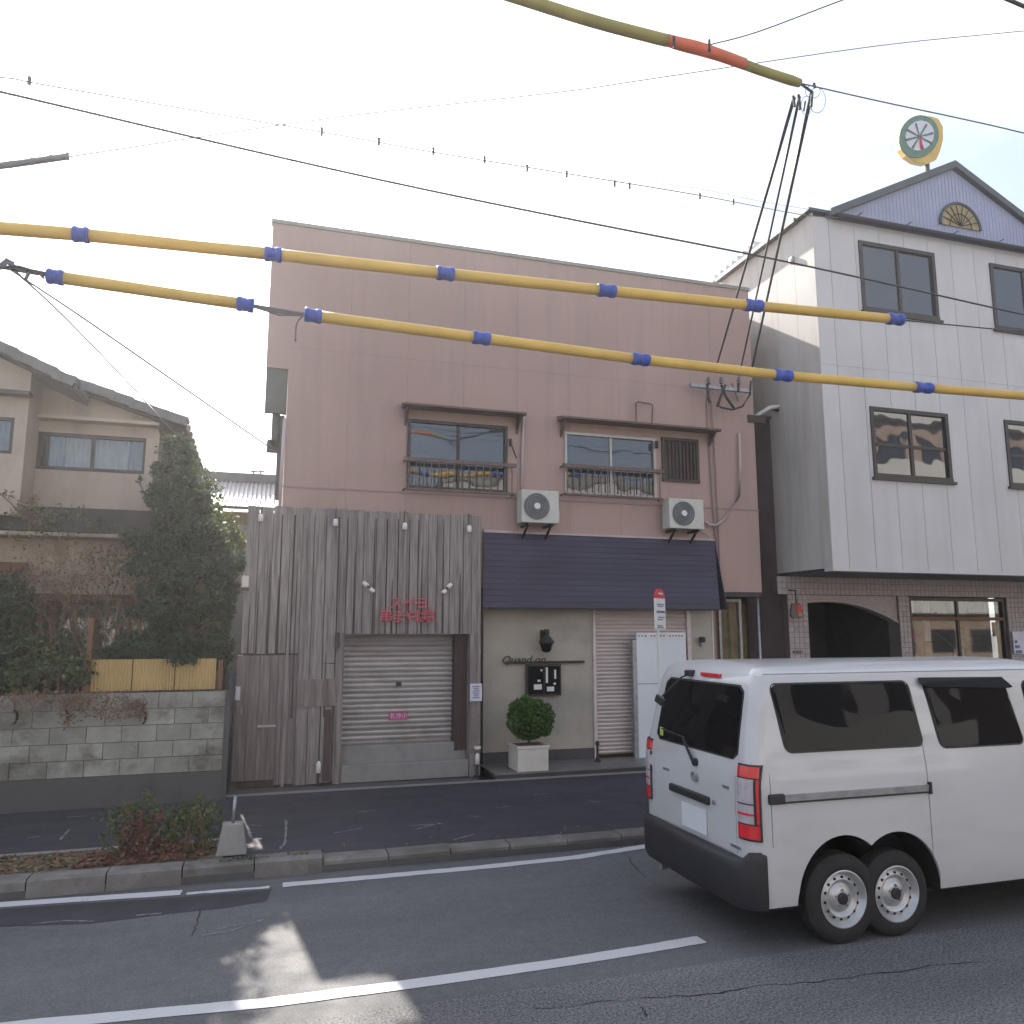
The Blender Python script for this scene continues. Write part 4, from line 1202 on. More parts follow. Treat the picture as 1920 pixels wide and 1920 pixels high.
# white sign plate on the post
q = K(892, 1298, KY - .05)
np_ = thing('notice_plate', (q[0], KY - .05, q[1]), 'small white notice with blue writing on plank post by shutter', 'notice')
m = MB(); m.box(q[0] - .09, q[0] + .09, KY - .066, KY - .058, q[1] - .125, q[1] + .125); m.build('plate', 'paper', np_)
m = MB()
for k in range(7):
    zz_ = q[1] + .085 - k * .027; m.box(q[0] - .055 + .01 * (k % 3), q[0] + .05 - .012 * (k % 2), KY - .069, KY - .0665, zz_ - .006, zz_ + .006)
m.build('print', 'ink', np_)
# downpipe style post in front of cafe wall
m = MB(); a = K(890, 1320, KY - .05); 
tag(m.box(a[0] - .05, a[0] + .05, KY - .055, KY - .042, .42, a[1] - .13).build('post_cover', 'wood_door', origin=(a[0], KY - .05, .42)), 'narrow brown board on the post beneath the white notice', 'board')

# round cable-end lamps along the top
for i, (px, py) in enumerate(((489, 972), (629, 981), (759, 988), (880, 993))):
    lab = ['small white spotlight at the top left corner of plank front', 'small white spotlight on planks above the left shutter edge', 'small white spotlight on planks directly above the red lettering', 'small white spotlight at top right corner of plank front beside awning'][i]
    q = K(px, py, KY - .1)
    t = thing('spotlight', (q[0], KY - .1, q[1]), lab, 'spotlight', 'spotlights on the plank front')
    m = MB(); m.lathe([(.001, .065), (.028, .06), (.036, .02), (.036, -.035), (.03, -.04)], (q[0], KY - .10, q[1]), 'z', 12); m.build('housing', 'white_metal', t, smooth=True)
    m = MB(); m.lathe([(.03, -.04), (.02, -.05), (.001, -.05)], (q[0], KY - .10, q[1]), 'z', 12); m.build('lens', 'clear_lamp', t)
    m = MB(); m.box(q[0] - .012, q[0] + .012, KY - .08, KY - .03, q[1] - .01, q[1] + .015); m.build('arm', 'iron', t)
    m = MB(); m.tube([(q[0], KY - .03, q[1] + .0), (q[0] + .01, KY - .03, ktop + .02)], .007, 5); m.build('cable', 'wire', t)
for i, (px, py, sx_) in enumerate(((692, 1101, 1), (838, 1104, -1))):
    q = K(px, py, KY - .12)
    t = thing('sign_light', (q[0], KY - .12, q[1]), ['white angled sign light left above the red lettering', 'white angled sign light right above the red lettering'][i], 'spotlight', 'angled lights over the red lettering')
    m = MB(); m.tube([(q[0] - .075 * sx_, KY - .05, q[1] + .07), (q[0] - .02 * sx_, KY - .09, q[1] + .02)], [.03, .034], 10); m.build('base', 'white_metal', t, smooth=True)
    m = MB(); m.tube([(q[0] + .02 * sx_, KY - .12, q[1] - .02), (q[0] + .065 * sx_, KY - .14, q[1] - .07)], [.028, .036], 10); m.build('head', 'white_metal', t, smooth=True)
    m = MB(); m.tube([(q[0] - .02 * sx_, KY - .09, q[1] + .02), (q[0] + .02 * sx_, KY - .12, q[1] - .02)], .01, 6); m.build('arm', 'iron', t)
# red letters
lt = K(764, 1145, KY - .04)
rs = thing('red_sign', (lt[0], KY - .04, lt[1]), 'red cut out lettering in two rows on the planks above shutter', 'sign')
for row, (chars, pxs, py, sz) in enumerate((('\u30b9\u30fb\u30a4\u30fb\u30e8', (742, 755, 767, 780, 791), 1132, .20), ('\u4e32\u307e\u3084\u306f\u4eac', (724, 747, 769, 791, 805), 1157, .21))):
    for c_, px in zip(chars, pxs):
        q = K(px, py, KY - .05); text_obj('letter', c_, (q[0], KY - .05, q[1]), sz, 'letter_red', rs, depth=.012, bold=.0)
# magenta sticker on shutter
q = PY(748, 1343, sh_y - .02)
ms = thing('shutter_sticker', (q.x, sh_y, q.z), 'small magenta sticker with white characters low on the bar shutter', 'sticker')
m = MB(); m.box(q.x - .14, q.x + .13, sh_y - .0, sh_y + .006, q.z - .055, q.z + .055); m.build('film', 'magenta', ms)
text_obj('print', '\u793c\u4ef2\u5c0f', (q.x, sh_y - .003, q.z), .085, 'paper', ms, depth=.001)
# small lamps near the ground
for i, (px, py) in enumerate(((597, 1441), (895, 1425))):
    q = K(px, py, KY - .1)
    t = thing('ground_lamp', (q[0], KY - .1, PAVE), ['small white lamp low on the planks left of the shutter', 'small white lamp on short stand below the white notice'][i], 'lamp', 'small lamps near the ground')
    m = MB(); m.lathe([(.001, .10), (.02, .09), (.034, .05), (.034, -.05), (.02, -.06)], (q[0], KY - .1, q[1]), 'z', 10); m.build('head', 'white_metal', t, smooth=True)
    m = MB(); m.tube([(q[0], KY - .09, PAVE), (q[0], KY - .09, q[1] - .05)], .02, 6); m.build('stand', 'iron', t)
    if i: m = MB(); m.lathe([(.001, .19), (.05, .19), (.05, .16), (.03, .14)], (q[0], KY - .1, q[1]), 'z', 12); m.build('cap', 'white_metal', t)
# meter box on left edge
q = K(461, 1092, KY - .03)
mt_ = thing('meter_box', (q[0], KY - .03, q[1]), 'tiny cream box at the left edge of the plank front', 'box')
m = MB(); m.box(q[0] - .055, q[0] + .04, KY - .09, KY - .02, q[1] - .07, q[1] + .09); m.build('casing', 'planter', mt_, bevel=.008)
m = MB(); m.box(q[0] - .06, q[0] + .045, KY - .1, KY - .02, q[1] - .11, q[1] - .075); m.build('base', 'wood_dark', mt_)

# ================================================================== WHITE BUILDING
VY = 11.0


def V_(x, y, Y=VY):
    p = PY(x, y, Y); return p.x, p.z


wbld = thing('white_building', (13, 14, PAVE), 'off white panelled three storey building with blue gable and dark windows', 'building')
vx0 = V_(1543, 750)[0]
vz0, vz1 = 3.22, 9.22
VXR = 22.0
wins = []
for (pa, pb) in (((1607, 592), (1752, 455)), ((1632, 900), (1782, 768))):
    pass
seam = .552
xw0 = [V_(1606, 450)[0], V_(1632, 760)[0]]
ax0, ax1 = 9.98, 11.70
rowz = [(V_(1690, 898)[1], V_(1690, 768)[1]), (V_(1690, 592)[1], V_(1690, 465)[1])]
xb0 = (V_(1852, 490)[0] + V_(1882, 785)[0]) / 2
wins = [(ax0, ax1, *rowz[0]), (xb0, xb0 + 1.7, *rowz[0]), (ax0, ax1, *rowz[1]), (xb0, xb0 + 1.7, *rowz[1]), (xb0 + 3.3, xb0 + 5.0, *rowz[0]), (xb0 + 3.3, xb0 + 5.0, *rowz[1])]
m = MB()
for p in strip_pieces(vx0 + .022, VXR, vz0 + .01, vz1 + .25, wins): m.box(p[0], p[1], VY + .022, VY + .2, p[2], p[3])
m.build('wall_backing', 'wgap', wbld)
xx = vx0; zbreaks = [vz0, V_(1700, 700)[1], vz1 + .3]
first = True
while xx < VXR - .1:
    w = .34 if first else seam
    first = False
    for j in range(2):
        for p in strip_pieces(xx + .0045, xx + w - .0045, zbreaks[j] + .002, zbreaks[j + 1] - .002, wins):
            m = MB(); m.box(p[0], p[1], VY, VY + .02, p[2], p[3]); m.build('wall_panel', 'wpanel', wbld)
    xx += w
for (a, b, c, d) in wins:
    o = sash_window(wbld, a, b, c, d, VY - .015, 'frame_brown', 'glass', 2, .07, depth=.18, mid=(c + (d - c) * .47) if c < 7 else None)
    m = MB(); m.box(a - .04, b + .05, VY - .06, VY - .002, c - .05, c - .002); m.build('sill', 'frame_brown', o)
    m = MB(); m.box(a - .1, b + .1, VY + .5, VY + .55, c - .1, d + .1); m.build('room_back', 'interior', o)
# side wall facing the gap: panels on backing
SD = 16.5
m = MB(); m.box(vx0 + .02, vx0 + .2, VY + .2, SD, vz0 - .0, vz1 + .2); m.build('side_backing', 'wgap', wbld)
yy = VY + .0
k = 0
while yy < 13.9:
    m = MB(); m.box(vx0 - .0, vx0 + .018, yy + .003, yy + .547, vz0 - .0, vz1 + .35); m.build('side_panel', 'wside', wbld); yy += .55; k += 1
m = MB(); m.box(vx0 + .05, VXR, VY + .2, SD, vz0 - .06, vz0 + .008); m.build('soffit', 'roof_metal', wbld)
m = MB(); m.box(vx0 - .01, VXR, VY - .012, VY + .2, vz0 - .055, vz0 + .0); m.build('drip_edge', 'wpanel', wbld)
m = MB(); m.box(vx0 - .75, vx0 + .0, 14.0, 24, PAVE, 9.0); m.build('rear_wing', 'wside', wbld)
q = PY(1498, 490, VY + .6)
yv = 11.55
m = MB(); m.lathe([(.001, -.05), (.06, -.04), (.08, .0)], (vx0 - .0, 11.6, V_(1498, 490, 11.6)[1]), 'x', 16); m.build('vent_cap', 'frame_silver', wbld)
# roof edge, gutter
zro = vz1 + .42
m = MB(); m.box(vx0 - .10, VXR, VY - .05, VY + .35, zro - .05, zro + .0); m.build('roof_edge', 'roof_metal', wbld)
m = MB(); m.box(vx0 - .12, vx0 + .3, VY + .35, 14.0, zro - .08, zro + .0); m.build('roof_verge', 'roof_metal', wbld)
gx = V_(1558, 405)[0]
m = MB(); n = 10
m.prism([(VY - .12 + .07 * math.cos(R(a_)), zro - .10 + .07 * math.sin(R(a_))) for a_ in range(180, 361, 20)], 'x', gx, VXR); m.build('gutter', 'gutter', wbld)
for k in range(9):
    m = MB(); X = gx + .5 + k * 1.1; m.box(X, X + .02, VY - .20, VY - .05, zro - .03, zro - .022); m.build('gutter_bracket', 'wgap', wbld)
# low roof behind and the gable
m = MB(); m.box(vx0 + .2, VXR, VY + .35, SD, zro - .12, zro - .02); m.build('roof_deck', 'roof_metal', wbld)
GY = VY - .04
ga = V_(1785, 318, GY)
gl = V_(1575, 405, GY)
sl = .50
base = zro - .02
hx = (ga[1] - base) / sl
m = MB(); m.prism([(ga[0] - hx, base), (ga[0] + hx, base), (ga[0], ga[1])], 'y', GY, GY + .1); m.build('gable_wall', 'gable', wbld)
nrib = int(2 * hx / .085)
m = MB()
for k in range(nrib):
    X = ga[0] - hx + .04 + k * .085; hh = (hx - abs(X + .015 - ga[0])) * sl
    if hh > .05: m.prism([(X, base), (X + .03, base), (X + .03, base + hh - .02), (X, base + hh - .02)], 'y', GY - .006, GY - .001)
o = m.build('gable_ribs', 'gable', wbld); o['kind'] = 'stuff'
for s_ in (-1, 1):
    m = MB(); e_ = hx + .25
    m.prism([(ga[0], ga[1] + .0), (ga[0] + s_ * e_, ga[1] - e_ * sl), (ga[0] + s_ * e_, ga[1] - e_ * sl + .14), (ga[0], ga[1] + .14)], 'y', GY - .10, GY + 5); m.build('gable_roof', 'roof_metal', wbld)
# half round window
hc = ga[0] + .05; hz_ = base + .16; hr = .48
m = MB(); arc = [(hc + hr * math.cos(R(a_)), hz_ + hr * math.sin(R(a_))) for a_ in range(0, 181, 12)]
m.prism(arc, 'y', GY - .035, GY - .013); ho = m.build('half_round_window', 'sill_stone', wbld)
m = MB(); m.tube([(p[0], GY - .04, p[1]) for p in arc], .03, 6); m.build('frame', 'roof_metal', ho)
for a_ in range(20, 180, 20):
    m = MB(); m.tube([(hc, GY - .045, hz_ + .02), (hc + hr * .9 * math.cos(R(a_)), GY - .045, hz_ + hr * .9 * math.sin(R(a_)))], .009, 4); m.build('ray_bar', 'frame_brown', ho)
m = MB(); m.tube([(hc + hr * .55 * math.cos(R(a_)), GY - .045, hz_ + hr * .55 * math.sin(R(a_))) for a_ in range(0, 181, 15)], .009, 4); m.build('ring_bar', 'frame_brown', ho)

# rear roofs beyond the pink parapet
rb_ = thing('rear_building', (10, 20, 0), 'pale building with stepped tile ridge rising behind the pink parapet', 'building')
a = PY(1335, 527, 19.5); b = PY(1418, 455, 19.5)
m = MB(); m.prism([(a.x, a.z - .05), (b.x + 1.0, b.z), (b.x + 1.0, 4), (a.x, 4)], 'y', 19.6, 26); m.build('wall', 'lplaster2', rb_)
for k in range(8):
    t = k / 8; X = a.x + (b.x - a.x) * t; Z = a.z + (b.z - a.z) * t
    m = MB(); m.box(X - .04, X + (b.x - a.x) / 8 + .06, 19.3, 19.62, Z - .07, Z + .11); m.build('ridge_tile', 'white_metal', rb_)

# ground floor of the white building: tiled piers, beam, arch, shop window
GF = 12.35
tw = lambda x, y=1150: PY(x, y, GF).x
zbm0, zbm1 = PY(1700, 1118, GF).z, vz0 - .06


def tiled(parent, x0, x1, z0, z1, y, name='tiled_pier', tw_=.098, th_=.098, deep=.3):
    m = MB(); m.box(x0, x1, y + .012, y + deep, z0, z1); o = m.build(name, 'grout', parent)
    nx_, nz_ = max(1, round((x1 - x0) / tw_)), max(1, round((z1 - z0) / th_))
    dx_, dz_ = (x1 - x0) / nx_, (z1 - z0) / nz_
    if nx_ * nz_ <= 300:
        t = MB(); t.box(.004, dx_ - .004, 0, .012, .004, dz_ - .004); me = t.mesh('tile', 'tile_pink')
        for i in range(nx_):
            for j in range(nz_):
                q_ = bpy.data.objects.new('tile', me); COL.objects.link(q_); q_.parent = o
                q_.location = Vector((x0 + i * dx_, y - random.uniform(0, .002), z0 + j * dz_)) - world_loc(o)
    else:
        t = MB()
        for i in range(nx_):
            for j in range(nz_): t.box(x0 + i * dx_ + .004, x0 + (i + 1) * dx_ - .004, y, y + .012, z0 + j * dz_ + .004, z0 + (j + 1) * dz_ - .004)
        q_ = t.build('tiles', 'tile_pink', o); q_['kind'] = 'stuff'
    return o


px0_, px1_ = tw(1478), tw(1515)
p2a, p2b = tw(1686), tw(1706)
wa, wb2 = tw(1708), tw(1888)
tiled(wbld, px0_, px1_, PAVE, zbm0, GF)
tiled(wbld, p2a, p2b, PAVE, zbm0, GF)
tiled(wbld, wb2 + .02, wb2 + 1.4, PAVE, zbm0, GF)
tiled(wbld, vx0 - .15, VXR, zbm0 + .002, zbm1, GF - .03, 'tiled_beam')
m = MB(); m.box(vx0 + .1, VXR, GF + .25, SD, PAVE, vz0 - .07)
# recess room
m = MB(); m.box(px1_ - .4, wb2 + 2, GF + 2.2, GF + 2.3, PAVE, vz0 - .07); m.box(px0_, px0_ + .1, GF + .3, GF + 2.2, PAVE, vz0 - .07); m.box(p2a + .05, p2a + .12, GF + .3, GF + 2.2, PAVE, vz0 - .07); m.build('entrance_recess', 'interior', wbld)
m = MB(); q0, q1 = PY(1578, 1162, GF + 2.1), PY(1655, 1162, GF + 2.1); m.box(q0.x, q1.x, GF + 2.12, GF + 2.18, PAVE, q0.z); dd_ = m.build('entrance_door', 'wood_dark', wbld)
m = MB(); m.box((q0.x + q1.x) / 2 + .1, (q0.x + q1.x) / 2 + .13, GF + 2.09, GF + 2.11, PAVE, q0.z - .1); m.build('door_edge', 'frame_brown', dd_)
# arch over the entrance
az = PY(1600, 1118, GF).z; arch_top = PY(1560, 1122, GF).z; arch_low = PY(1668, 1162, GF).z
acx = tw(1558); n = 16
outl = [(p2a, zbm0), (px1_, zbm0)]
cur = []
for i in range(n + 1):
    X = px1_ + (p2a - px1_) * i / n
    t = (X - acx) / (p2a - acx) if X > acx else (acx - X) / (acx - px1_) * .25
    cur.append((X, arch_top - .06 - (arch_top - arch_low) * (t ** 2)))
m = MB(); m.prism(outl + cur, 'y', GF + .05, GF + .25); m.build('arch', 'tile_pink', wbld)
m = MB(); vs = [(X, 0, Z) for X, Z in cur]; m.tube([(X, GF + .04, Z + .01) for X, Z in cur], .022, 6); m.build('arch_trim', 'tile_pink', wbld)
# shop window with goods behind
wz1 = zbm0 - .02
swn = sash_window(wbld, wa, wb2, .5, wz1, GF + .05, 'frame_brown', 'glass_clear', 2, .06, fname='shop_window')
m = MB(); m.box(wa + .06, wb2 - .06, GF + .045, GF + .12, PY(1800, 1160, GF).z - .03, PY(1800, 1160, GF).z + .03); m.build('transom', 'frame_wood', swn)
m = MB(); m.box(wa, wb2 + .4, GF + 1.5, GF + 1.6, PAVE, vz0 - .07); m.build('shop_back', 'interior', wbld)
for (x, y, w_px, h_px, mat, dy) in ((1706, 1135, 18, 30, 'lplaster2', .2), (1737, 1135, 14, 30, 'curtain', .3), (1796, 1140, 40, 26, 'curtain', .7), (1836, 1137, 34, 24, 'tile_pink', .6),
                                    (1713, 1192, 18, 26, 'magenta', .12), (1739, 1182, 16, 44, 'curtain', .25), (1742, 1220, 20, 32, 'sill_stone', .4), (1830, 1183, 56, 16, 'leaf_mid', .9), (1826, 1203, 40, 16, 'wood_door', .8), (1868, 1180, 12, 30, 'frame_silver', .3), (1775, 1150, 50, 6, 'tile_pink', .5)):
    Yq = GF + .15 + dy; q = PY(x, y, Yq); k = Yq / F_PX * 1.12
    m = MB(); m.box(q.x - w_px * k / 2, q.x + w_px * k / 2, Yq, Yq + .02 + dy * .1, q.z - h_px * k / 2, q.z + h_px * k / 2); m.build('display_item', mat, wbld)
for k in range(4):
    q = PY(1791 + k * 5, 1222, GF + .5); m = MB(); m.box(q.x - .012, q.x + .012, GF + .5, GF + .52, 1.5, q.z + .06); m.build('display_bar', 'white_metal', wbld)
m = MB(); a, b = PY(1753, 1185, GF + .5), PY(1790, 1215, GF + .5); m.tube([a, b], .015, 5); m.build('display_bar', 'frame_silver', wbld)
q = PY(1905, 1205, GF - .02)
ntc = thing('wall_poster', (q.x, GF - .03, q.z), 'blue and white poster on the tiled pier right of shop window', 'poster')
m = MB(); m.box(q.x - .10, q.x + .22, GF - .05, GF - .035, q.z - .22, q.z + .22); m.build('sheet', 'paper', ntc)
for k in range(3):
    m = MB(); zz_ = q.z + .02 - k * .1; m.box(q.x - .07, q.x + .0 + .05 * k, GF - .054, GF - .051, zz_ - .03, zz_ + .03); m.build('print', 'ink', ntc)
# hanging sign on the first pier
q = PY(1492, 1145, GF - .2)
hs = thing('hanging_sign', (q.x, GF - .2, q.z), 'rounded red and grey sign hanging from iron bracket on tiled pier', 'sign')
m = MB(); m.prism([(q.x + .12 * sx_, q.z + sz_) for sx_, sz_ in ((-.75, .13), (.6, .13), (.95, .0), (1.1, -.1), (.6, -.14), (-.7, -.14), (-1.1, -.08), (-.95, .04))], 'y', GF - .24, GF - .20); m.build('board', 'hood', hs)
m = MB(); m.prism([(q.x - .0, q.z + .1), (q.x + .09, q.z + .09), (q.x + .10, q.z - .02), (q.x + .0, q.z - .03)], 'y', GF - .248, GF - .243); m.build('emblem', 'red', hs)
m = MB(); m.lathe([(.001, 0), (.045, 0)], (q.x + .06, GF - .25, q.z - .07), 'y', 12); m.build('emblem', 'sill_stone', hs)
m = MB(); m.tube([(q.x, GF - .22, q.z + .13), (q.x, GF - .22, q.z + .36), (q.x, GF, q.z + .38)], .016, 6); m.build('bracket', 'iron', hs)
m = MB(); q2 = PY(1497, 1222, GF - .02); m.box(q2.x - .1, q2.x + .08, GF - .03, GF - .005, q2.z - .02, q2.z + .02)
tag(m.build('name_plate', 'grout', origin=(q2.x, GF, q2.z)), 'small worn name plate low on the left tiled pier', 'sign')

# alley between the buildings
al = thing('corrugated_fence', (8.7, 12.5, PAVE), 'dark brown corrugated sheet wall closing the alley between buildings', 'wall')
m = MB(); n = 30; vs = []
ax_, bx_ = PX1 + .015, 8.55
zal = PY(1430, 785, 12.5).z
for i in range(n + 1):
    x = ax_ + (bx_ + .6 - ax_) * i / n; y = 12.5 + (.02 if i % 2 else -.02); vs += [(x, y, PAVE), (x, y, zal)]
m.add(vs, [(2 * i, 2 * i + 2, 2 * i + 3, 2 * i + 1) for i in range(n)]); m.build('sheet', 'alley', al)
m = MB(); m.box(ax_, bx_ + .6, 12.46, 12.6, zal, zal + .05); m.build('capping', 'wood_dark', al)
ll = thing('gutter_elbow', (8.9, 12.6, 5.7), 'shiny pale pipe elbow crossing the alley below the eaves', 'pipe')
m = MB(); m.tube([PY(1408, 784, 12.4), PY(1424, 776, 12.3), PY(1444, 764, 12.2), PY(1462, 762, 12.2)], [.03, .035, .04, .03], 8); m.build('elbow', 'white_metal', ll, smooth=True)
m = MB(); m.tube([PY(1440, 764, 12.25), PY(1460, 770, 12.25)], .03, 8); m.build('joint', 'iron', ll)

# roof sign
sq = PY(1728, 262, 12.6)
rsn = thing('roof_sign', (sq.x, 12.6, sq.z - .6), 'rounded green and yellow clock-like sign on a pole above the gable', 'sign')
kk = 12.6 / F_PX * 1.14
outp = [(1687, 262), (1690, 243), (1703, 229), (1722, 219), (1745, 217), (1760, 222), (1769, 238), (1769, 262), (1763, 285), (1756, 300), (1738, 308), (1718, 304), (1700, 292), (1690, 278)]


def loc_out(pts, Y): return [(PY(x, y, Y).x, PY(x, y, Y).z) for x, y in pts]


outw = loc_out(outp, 12.6)
c_ = [sum(p[i] for p in outw) / len(outw) for i in (0, 1)]
m = MB(); n = len(outw)
m.add([(x, 12.6, z) for x, z in outw] + [(x * .96 + c_[0] * .04 + .08, 12.85, z * .96 + c_[1] * .04 + .08) for x, z in outw], [tuple(range(n)), tuple(range(n, 2 * n))[::-1]] + [(i, (i + 1) % n, n + (i + 1) % n, n + i) for i in range(n)])
m.build('body', 'yellow', rsn, bevel=.02)
fcx, fcy = 1722, 256
ring = [(fcx + (36 if math.cos(R(t)) < 0 else 38) * math.cos(R(t)) * 1.0 + 4 * math.sin(R(t)), fcy - 40 * math.sin(R(t))) for t in range(0, 360, 15)]
ring = [(x, min(y, 296)) for x, y in ring]
m = MB(); m.prism(loc_out(ring, 12.58), 'y', 12.575, 12.598); MT['teal'] = M('green_sign_paint', (0.09, 0.18, 0.13), 0.5, 0.15, 8); m.build('green_rim', 'teal', rsn)
inner = [(fcx + 2 + (x - fcx) * .72, fcy - 2 + (y - fcy) * .7) for x, y in ring]
m = MB(); m.prism(loc_out(inner, 12.57), 'y', 12.568, 12.574); m.build('white_face', 'paper', rsn)
for t in range(0, 360, 45):
    a = PY(fcx + 2, fcy, 12.56); b = PY(fcx + 2 + 26 * math.cos(R(t + 15)), fcy - 25 * math.sin(R(t + 15)), 12.56)
    m = MB(); m.tube([a, b], [.012, .028], 4); m.build('hand', 'teal', rsn)
m = MB(); m.tube([PY(1726, 258, 12.55), PY(1728, 278, 12.55)], [.02, .035], 4); m.build('hand', 'red', rsn)
m = MB(); a = PY(1738, 306, 12.75); b = PY(1737, 330, 12.75); m.tube([(a.x, 12.75, a.z), (a.x, 12.75, b.z - .4)], .05, 10); m.build('pole', 'roof_metal', rsn)

# ================================================================== BUS STOP SIGN
SY = 9.0
q = PY(1237, 1142, SY)
bs = thing('bus_stop_sign', (q.x, SY, PAVE), 'bus stop sign with red rounded top and white printed plate behind the van', 'sign')
zt1, zt0, zm = PY(1237, 1104, SY).z, PY(1237, 1180, SY).z, PY(1237, 1122, SY).z
ang = R(40)
def rot_build(mb, name, mat, **k):
    o = mb.build(name, mat, bs, **k); o.rotation_euler = (0, 0, ang); return o
def local(mb):
    return mb
hw = .155
m = MB(); pts = [(-hw, zm - PAVE), (hw, zm - PAVE)] + [(hw * math.cos(R(t)), zm - PAVE + (zt1 - zm) * math.sin(R(t))) for t in range(0, 181, 20)][1:-1]
pts = [(-hw, zm - PAVE), (hw, zm - PAVE)] + [(hw * math.cos(R(t)), zm - PAVE + (zt1 - zm) * math.sin(R(t)) + .0) for t in range(15, 180, 15)]
L0 = world_loc(bs)
def bsm(mb, name, mat):
    mb.v = [(v[0] + L0.x, v[1] + L0.y, v[2] + L0.z) for v in mb.v]
    o = mb.build(name, mat, bs); o.rotation_euler = (0, 0, ang); return o
m = MB(); m.prism(pts, 'y', -.012, .012); bsm(m, 'red_top', 'red')
m = MB(); m.box(-.07, .07, -.017, -.0125, zm - PAVE + .05, zm - PAVE + .07); bsm(m, 'top_print', 'paper')
m = MB(); m.box(-hw, hw, -.012, .012, zt0 - PAVE, zm - PAVE - .001); bsm(m, 'white_plate', 'white_metal')
m = MB()
for zf_, xa_, xb_ in ((.08, -.12, .12), (.105, -.1, .08), (.17, -.13, .13), (.185, -.13, .13), (.25, -.09, .11), (.28, -.1, .06), (.36, -.12, .05), (.385, -.12, .08)):
    m.box(xa_, xb_, -.016, -.0125, zm - PAVE - zf_ * .95 - .007, zm - PAVE - zf_ * .95 + .007)
bsm(m, 'print', 'ink')
m = MB(); m.tube([(0, .03, 0), (0, .03, zm - PAVE)], .018, 10); bsm(m, 'pole', 'white_metal')
m = MB(); m.lathe([(.17, 0), (.17, .05), (.12, .09), (.03, .11)], (0, .03, 0), 'z', 20); bsm(m, 'base', 'concrete')

# ================================================================== POST WITH CONCRETE BASE
q0 = PZ(433, 1606, .14)
cb_ = thing('concrete_post_base', (q0.x, q0.y + .1, .14), 'tapered pale concrete block with thin steel post at end of planting strip', 'post')
X, Yb = q0.x, q0.y + .02
h_ = PY(435, 1546, Yb + .05).z
m = MB()
wb_, wt_ = .135, .09
vs = [(X - wb_, Yb, .14), (X + wb_, Yb, .14), (X + wb_, Yb + .24, .14), (X - wb_, Yb + .24, .14), (X - wt_, Yb + .04, h_), (X + wt_, Yb + .04, h_), (X + wt_, Yb + .2, h_), (X - wt_, Yb + .2, h_)]
m.add(vs, [(0, 1, 2, 3), (4, 5, 6, 7), (0, 1, 5, 4), (1, 2, 6, 5), (2, 3, 7, 6), (3, 0, 4, 7)]); m.build('block', 'concrete', cb_, bevel=.01)
q1 = PY(437, 1492, Yb + .12)
m = MB(); m.tube([(X + .0, Yb + .12, h_), (X + .01, Yb + .12, q1.z)], .016, 8); m.build('steel_post', 'galv', cb_, smooth=True)

# ================================================================== VAN
VX0, VX1, VYN, VYF = 3.27, 7.30, 4.95, 6.61
vyc = (VYN + VYF) / 2; vhw = (VYF - VYN) / 2
van = thing('white_van', (5.4, vyc, 0), 'white van seen from behind with dark windows and doubled rear wheels', 'van')
prof = [(.72, .27), (.80, .30), (.822, .40), (.83, .60), (.83, .95), (.826, 1.15), (.812, 1.27), (.79, 1.42), (.757, 1.66), (.735, 1.79), (.70, 1.865), (.64, 1.905), (.5, 1.932), (.25, 1.948), (0, 1.952)]


def xrear(z): return VX0 + (0.0 if z < 1.1 else .16 * ((z - 1.1) / .8) ** 1.3) + (0.10 * max(0, (z - 1.82) / .13) ** 2 if z > 1.82 else 0)


def xfront(z):
    if z < .55: return VX1
    if z < .95: return VX1 - .04 * (z - .55) / .4
    if z < 1.12: return VX1 - .04 - .28 * (z - .95) / .17
    return VX1 - .32 - .72 * (z - 1.12) / .83


ts = [0, .004, .010, .020, .035, .06, .12, .2, .3, .4, .5, .6, .7, .8, .9, .955, .98, .993, 1]


def wfac(t):
    r = .034
    d = min(t, 1 - t)
    return 1.0 if d >= r else 1 - .13 * (1 - math.sqrt(max(0, 1 - (1 - d / r) ** 2)))


m = MB(); vs = []; npf = len(prof)
for t in ts:
    for (hw_, z) in prof: vs.append((xrear(z) + (xfront(z) - xrear(z)) * t, vyc - hw_ * wfac(t), z))
    for (hw_, z) in prof[-2::-1]: vs.append((xrear(z) + (xfront(z) - xrear(z)) * t, vyc + hw_ * wfac(t), z))
ring_n = 2 * npf - 1
fs = []
for i in range(len(ts) - 1):
    for k in range(ring_n - 1):
        fs.append((i * ring_n + k, i * ring_n + k + 1, (i + 1) * ring_n + k + 1, (i + 1) * ring_n + k))
    fs.append((i * ring_n + ring_n - 1, i * ring_n, (i + 1) * ring_n, (i + 1) * ring_n + ring_n - 1))
for base_ in (0, (len(ts) - 1) * ring_n):       # end caps as strips across
    for k in range(npf - 1):
        a, b = base_ + k, base_ + k + 1; c, d = base_ + ring_n - 2 - k, base_ + ring_n - 1 - k
        if b == c: fs.append((a, b, d))
        else: fs.append((a, b, c, d))
m.add(vs, fs)
body = m.build('body', 'white_paint', van)
# cuts: wheel arches, door gaps, groove lines
WX = [(4.01, .305), (4.475, .297), (6.62, .305)]
cut = MB()
for (wx, wz_) in WX:
    rr = .39
    arc = [(wx + rr * math.cos(R(t)), wz_ + .02 + rr * 1.08 * math.sin(R(t))) for t in range(0, 360, 10)]
    arc = [(wx + rr * math.cos(R(t)), wz_ + .02 + rr * 1.08 * math.sin(R(t))) for t in range(0, 181, 8)] + [(wx - rr, -.1), (wx + rr, -.1)]
    if wx in (4.01,):
        arc2 = arc
    cut.prism(arc, 'y', VYN - .1, VYN + .34)
    cutb = None
cuts = []


